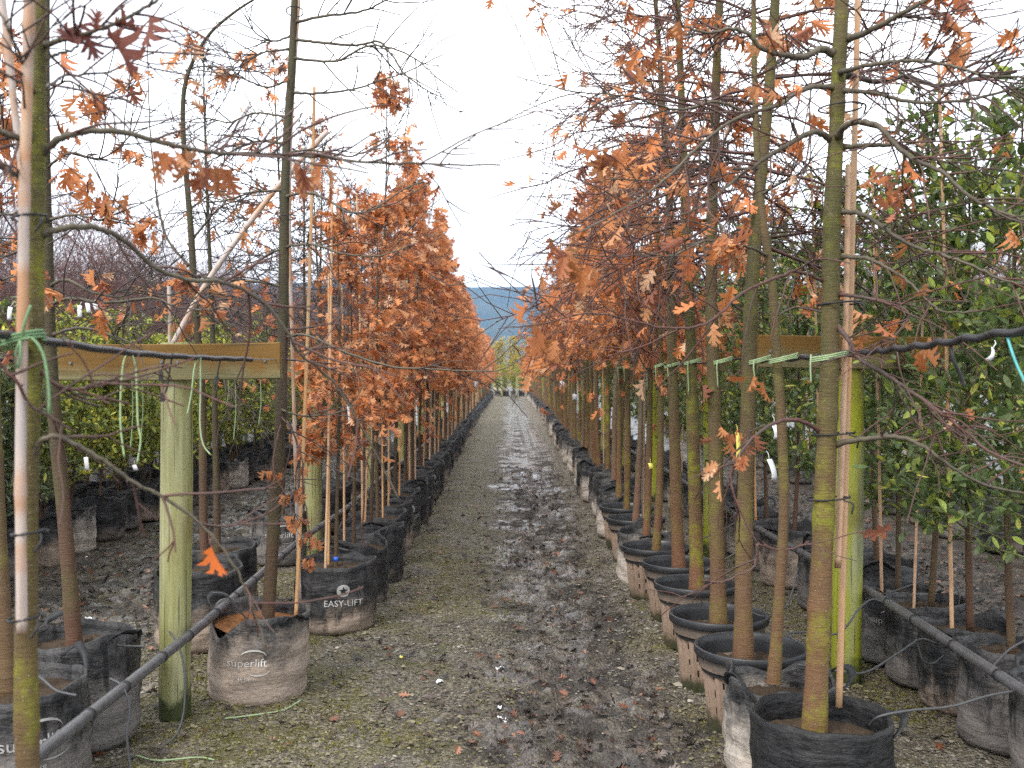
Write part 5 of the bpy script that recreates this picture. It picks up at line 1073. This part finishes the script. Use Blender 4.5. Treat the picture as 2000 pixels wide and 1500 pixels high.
for k, (px, py, d, h) in enumerate(((22, 600, 6.5, 26), (157, 597, 7.5, 24), (172, 592, 7.8, 20), (186, 592, 7.9, 15), (168, 893, 7, 26), (237, 610, 9, 13), (262, 908, 8, 12))):
    tag(px, py, d, 8, h, 'white', 'small white tag in the background at left, %s from the left edge' % ORD[k], rr_.uniform(-.4, .4))
for k, (px, py, d) in enumerate(((1292, 552, 6.6), (1098, 745, 14), (1122, 770, 13), (930, 745, 18), (1270, 905, 7))): tag(px, py, d, 9, 12 if k else 8, 'white' if k < 4 else 'yellow', ('white tag high on the right row trunks', 'tiny white tag far along the right row', 'second tiny white tag far along the right row', 'tiny white tag far along the left row', 'small yellow tag low behind the right trunks')[k])
# rocks, scraps
def rock(loc, s, label, seed, flat=.6):
    rng = np.random.default_rng(seed); a = np.linspace(0, 2 * PI, 20, endpoint=False); b = np.linspace(-PI / 2, PI / 2, 11)
    A, Bq = np.meshgrid(a, b); v = np.stack([np.cos(A) * np.cos(Bq) * 1.25, np.sin(A) * np.cos(Bq), np.sin(Bq) * flat], -1).reshape(-1, 3); v = v * (1 + .10 * np.sin(v[:, :1] * 3 + seed) + .07 * np.sin(v[:, 1:2] * 4 + 1)) * s
    i = np.arange(10)[:, None] * 20; j = np.arange(20)[None]; j2 = (j + 1) % 20
    return obj('stone', MB().add(v, [np.stack([i + j, i + j2, i + 20 + j2, i + 20 + j], -1).reshape(-1, 4)]).mesh('stone', M['stone_big']), loc=loc, rot=(0, 0, seed), label=label, cat='stone')
rock((.84, 4.62, .275), .034, 'rounded grey stone lying inside the second slotted pot', 1, .7); rock((1.21, 3.50, .03), .065, 'smooth tan stone on the gravel behind the black bag', 2)
def scrap(px, py, s, label, seed, mat='white'):
    d = CZ * 2000 / (py - 734); p = P(px, py, d); rng = np.random.default_rng(seed); n = 6; g = np.linspace(-.5, .5, n); X2, Y2 = np.meshgrid(g * 1.6, g * .8); Z2 = .16 * np.sin(X2 * 5 + seed) + .18 * np.sin(Y2 * 7 + X2 * 2) + rng.uniform(-.06, .06, X2.shape)
    v = np.stack([X2, Y2, Z2 + .2], -1).reshape(-1, 3) * s; q = (np.arange(n - 1)[:, None] * n + np.arange(n - 1)[None]).ravel()
    v2 = v + (0, 0, .0012); nn = len(v); F = [np.stack([q, q + 1, q + n + 1, q + n], -1) + nn, np.stack([q, q + n, q + n + 1, q + 1], -1)]
    obj('litter_scrap', MB().add(np.concatenate([v, v2]), F).mesh('litter_scrap', M[mat]), loc=(p[0], d, G(p[0], d) + .004), rot=(0, 0, seed * 1.1), label=label, cat='scrap', group='white scraps on the path')
scrap(858, 1333, .026, 'white scrap left of the middle of the path', 1); scrap(980, 1405, .032, 'larger white scrap low in the middle of the path', 2); scrap(976, 1312, .026, 'torn white scrap above the larger one on the path', 3); scrap(975, 1385, .022, 'thin white scrap just above the larger one on the path', 4)
scrap(783, 1284, .018, 'small yellow plastic bit on the left of the path', 5, 'yellow'); scrap(172, 1200, .024, 'white scrap on the mud at far left', 6); scrap(168, 1088, .02, 'small white scrap near the left hedge bags', 7)

# gravel, litter and moss: uncountable
rg = np.random.default_rng(77)
def scatter(n, x0, x1, y0, y1, dens):
    x = rg.uniform(x0, x1, n * 4); y = y0 + (y1 - y0) * rg.uniform(0, 1, n * 4) ** 1.6; k = rg.uniform(0, 1, n * 4) < dens(x, y); return x[k][:n], y[k][:n]
def muddy(x, y):
    w = x + .25 * (vnoise(x * 2.2, y * 2.2, 8) - .5) * 2; m = np.exp(-((w - .33) / .30) ** 2) + np.exp(-((w + 2.6) / .65) ** 2) + np.exp(-((w - 3.2) / .7) ** 2)
    return np.clip(m + .55 * np.exp(-((w - .15) / .5) ** 2) * (y < 5.2), 0, 1)
x, y = scatter(70000, -2.2, 2.6, 2.2, 9.5, lambda x, y: np.clip(1 - .88 * muddy(x, y), .04, 1))
n = len(x); oct_ = np.array([(1, 0, 0), (0, 1, 0), (-1, 0, 0), (0, -1, 0), (0, 0, .7), (0, 0, -.7), (.6, .6, .35), (-.6, -.55, .3)], float)
F8 = np.array([(0, 6, 4), (6, 1, 4), (1, 2, 4), (2, 7, 4), (7, 3, 4), (3, 0, 4), (0, 1, 6), (2, 3, 7)])
a = rg.uniform(0, 6.28, n); sx = rg.lognormal(-5.12, .40, n); sy = sx * rg.uniform(.6, 1, n); sz = sx * rg.uniform(.45, .8, n); jit = rg.normal(0, .14, (n, 8, 3))
v = (oct_[None] + jit) * np.stack([sx, sy, sz], -1)[:, None]; ca, sa = np.cos(a)[:, None], np.sin(a)[:, None]
v = np.stack([v[..., 0] * ca - v[..., 1] * sa, v[..., 0] * sa + v[..., 1] * ca, v[..., 2]], -1) + np.stack([x, y, gz(x, y) + sz * .5], -1)[:, None]
pal = np.array([(.075, .068, .057), (.14, .124, .098), (.21, .19, .15), (.115, .11, .10), (.33, .31, .26)]); c = pal[rg.choice(5, n, p=[.28, .32, .2, .15, .05])] * rg.uniform(.75, 1.2, (n, 1))
mo = vnoise(x * 2.4, y * 2.4, 12) > .56; c[mo] = c[mo] * .6 + np.array([.055, .050, .010])
obj('gravel', MB().add(v.reshape(-1, 3), [(F8[None] + (np.arange(n) * 8)[:, None, None]).reshape(-1, 3)], np.repeat(c, 8, 0)).mesh('gravel', M['stone'], color=True, smooth=False), kind='stuff', label='loose grey-brown gravel scattered over the lane', cat='gravel')
mb = MB(); x, y = scatter(15000, -3.4, 3.6, 2.2, 16, lambda x, y: np.clip(.14 + muddy(x, y), 0, 1)); n = len(x)
a = np.stack([rg.normal(size=n), rg.normal(size=n), rg.normal(0, .15, n)], -1)
lc = np.array([(.034, .028, .025), (.052, .040, .034), (.072, .052, .042), (.10, .070, .055), (.20, .075, .035), (.34, .16, .09)])[rg.choice(6, n, p=[.26, .25, .20, .17, .08, .04])] * rg.uniform(.55, 1.05, (n, 1))
put_leaves(mb, OAK, np.stack([x, y, gz(x, y) + .010], -1), a, rg.uniform(.018, .058, n), lc, rg, .5, .4, up=np.array([0, 0, 1.]))
obj('leaf_litter', mb.mesh('leaf_litter', M['litter'], color=True, smooth=False), kind='stuff', label='wet brown and orange fallen leaves trodden into the mud', cat='leaves')
mb = MB(); x, y = scatter(4200, -1.9, 2.3, 2.4, 8.5, lambda x, y: np.clip((vnoise(x * 2.4, y * 2.4, 12) - .55) * 8, 0, 1) * (1 - muddy(x, y)) * (.35 + .65 * ((x < -.3) | (x > .75)))); n = len(x)
k = 5; X5 = np.repeat(x, k) + rg.normal(0, .014, n * k); Y5 = np.repeat(y, k) + rg.normal(0, .014, n * k)
put_leaves(mb, ELLN, np.stack([X5, Y5, gz(X5, Y5) + .001], -1), np.stack([rg.normal(0, .6, n * k), rg.normal(0, .6, n * k), np.full(n * k, .9)], -1), rg.uniform(.008, .018, n * k), np.array([(.095, .090, .018), (.14, .132, .026), (.20, .19, .034)])[rg.integers(0, 3, n * k)], rg)
obj('moss', mb.mesh('moss', M['moss'], color=True, smooth=False), kind='stuff', label='yellow-green moss tufts along the lane edges', cat='moss')
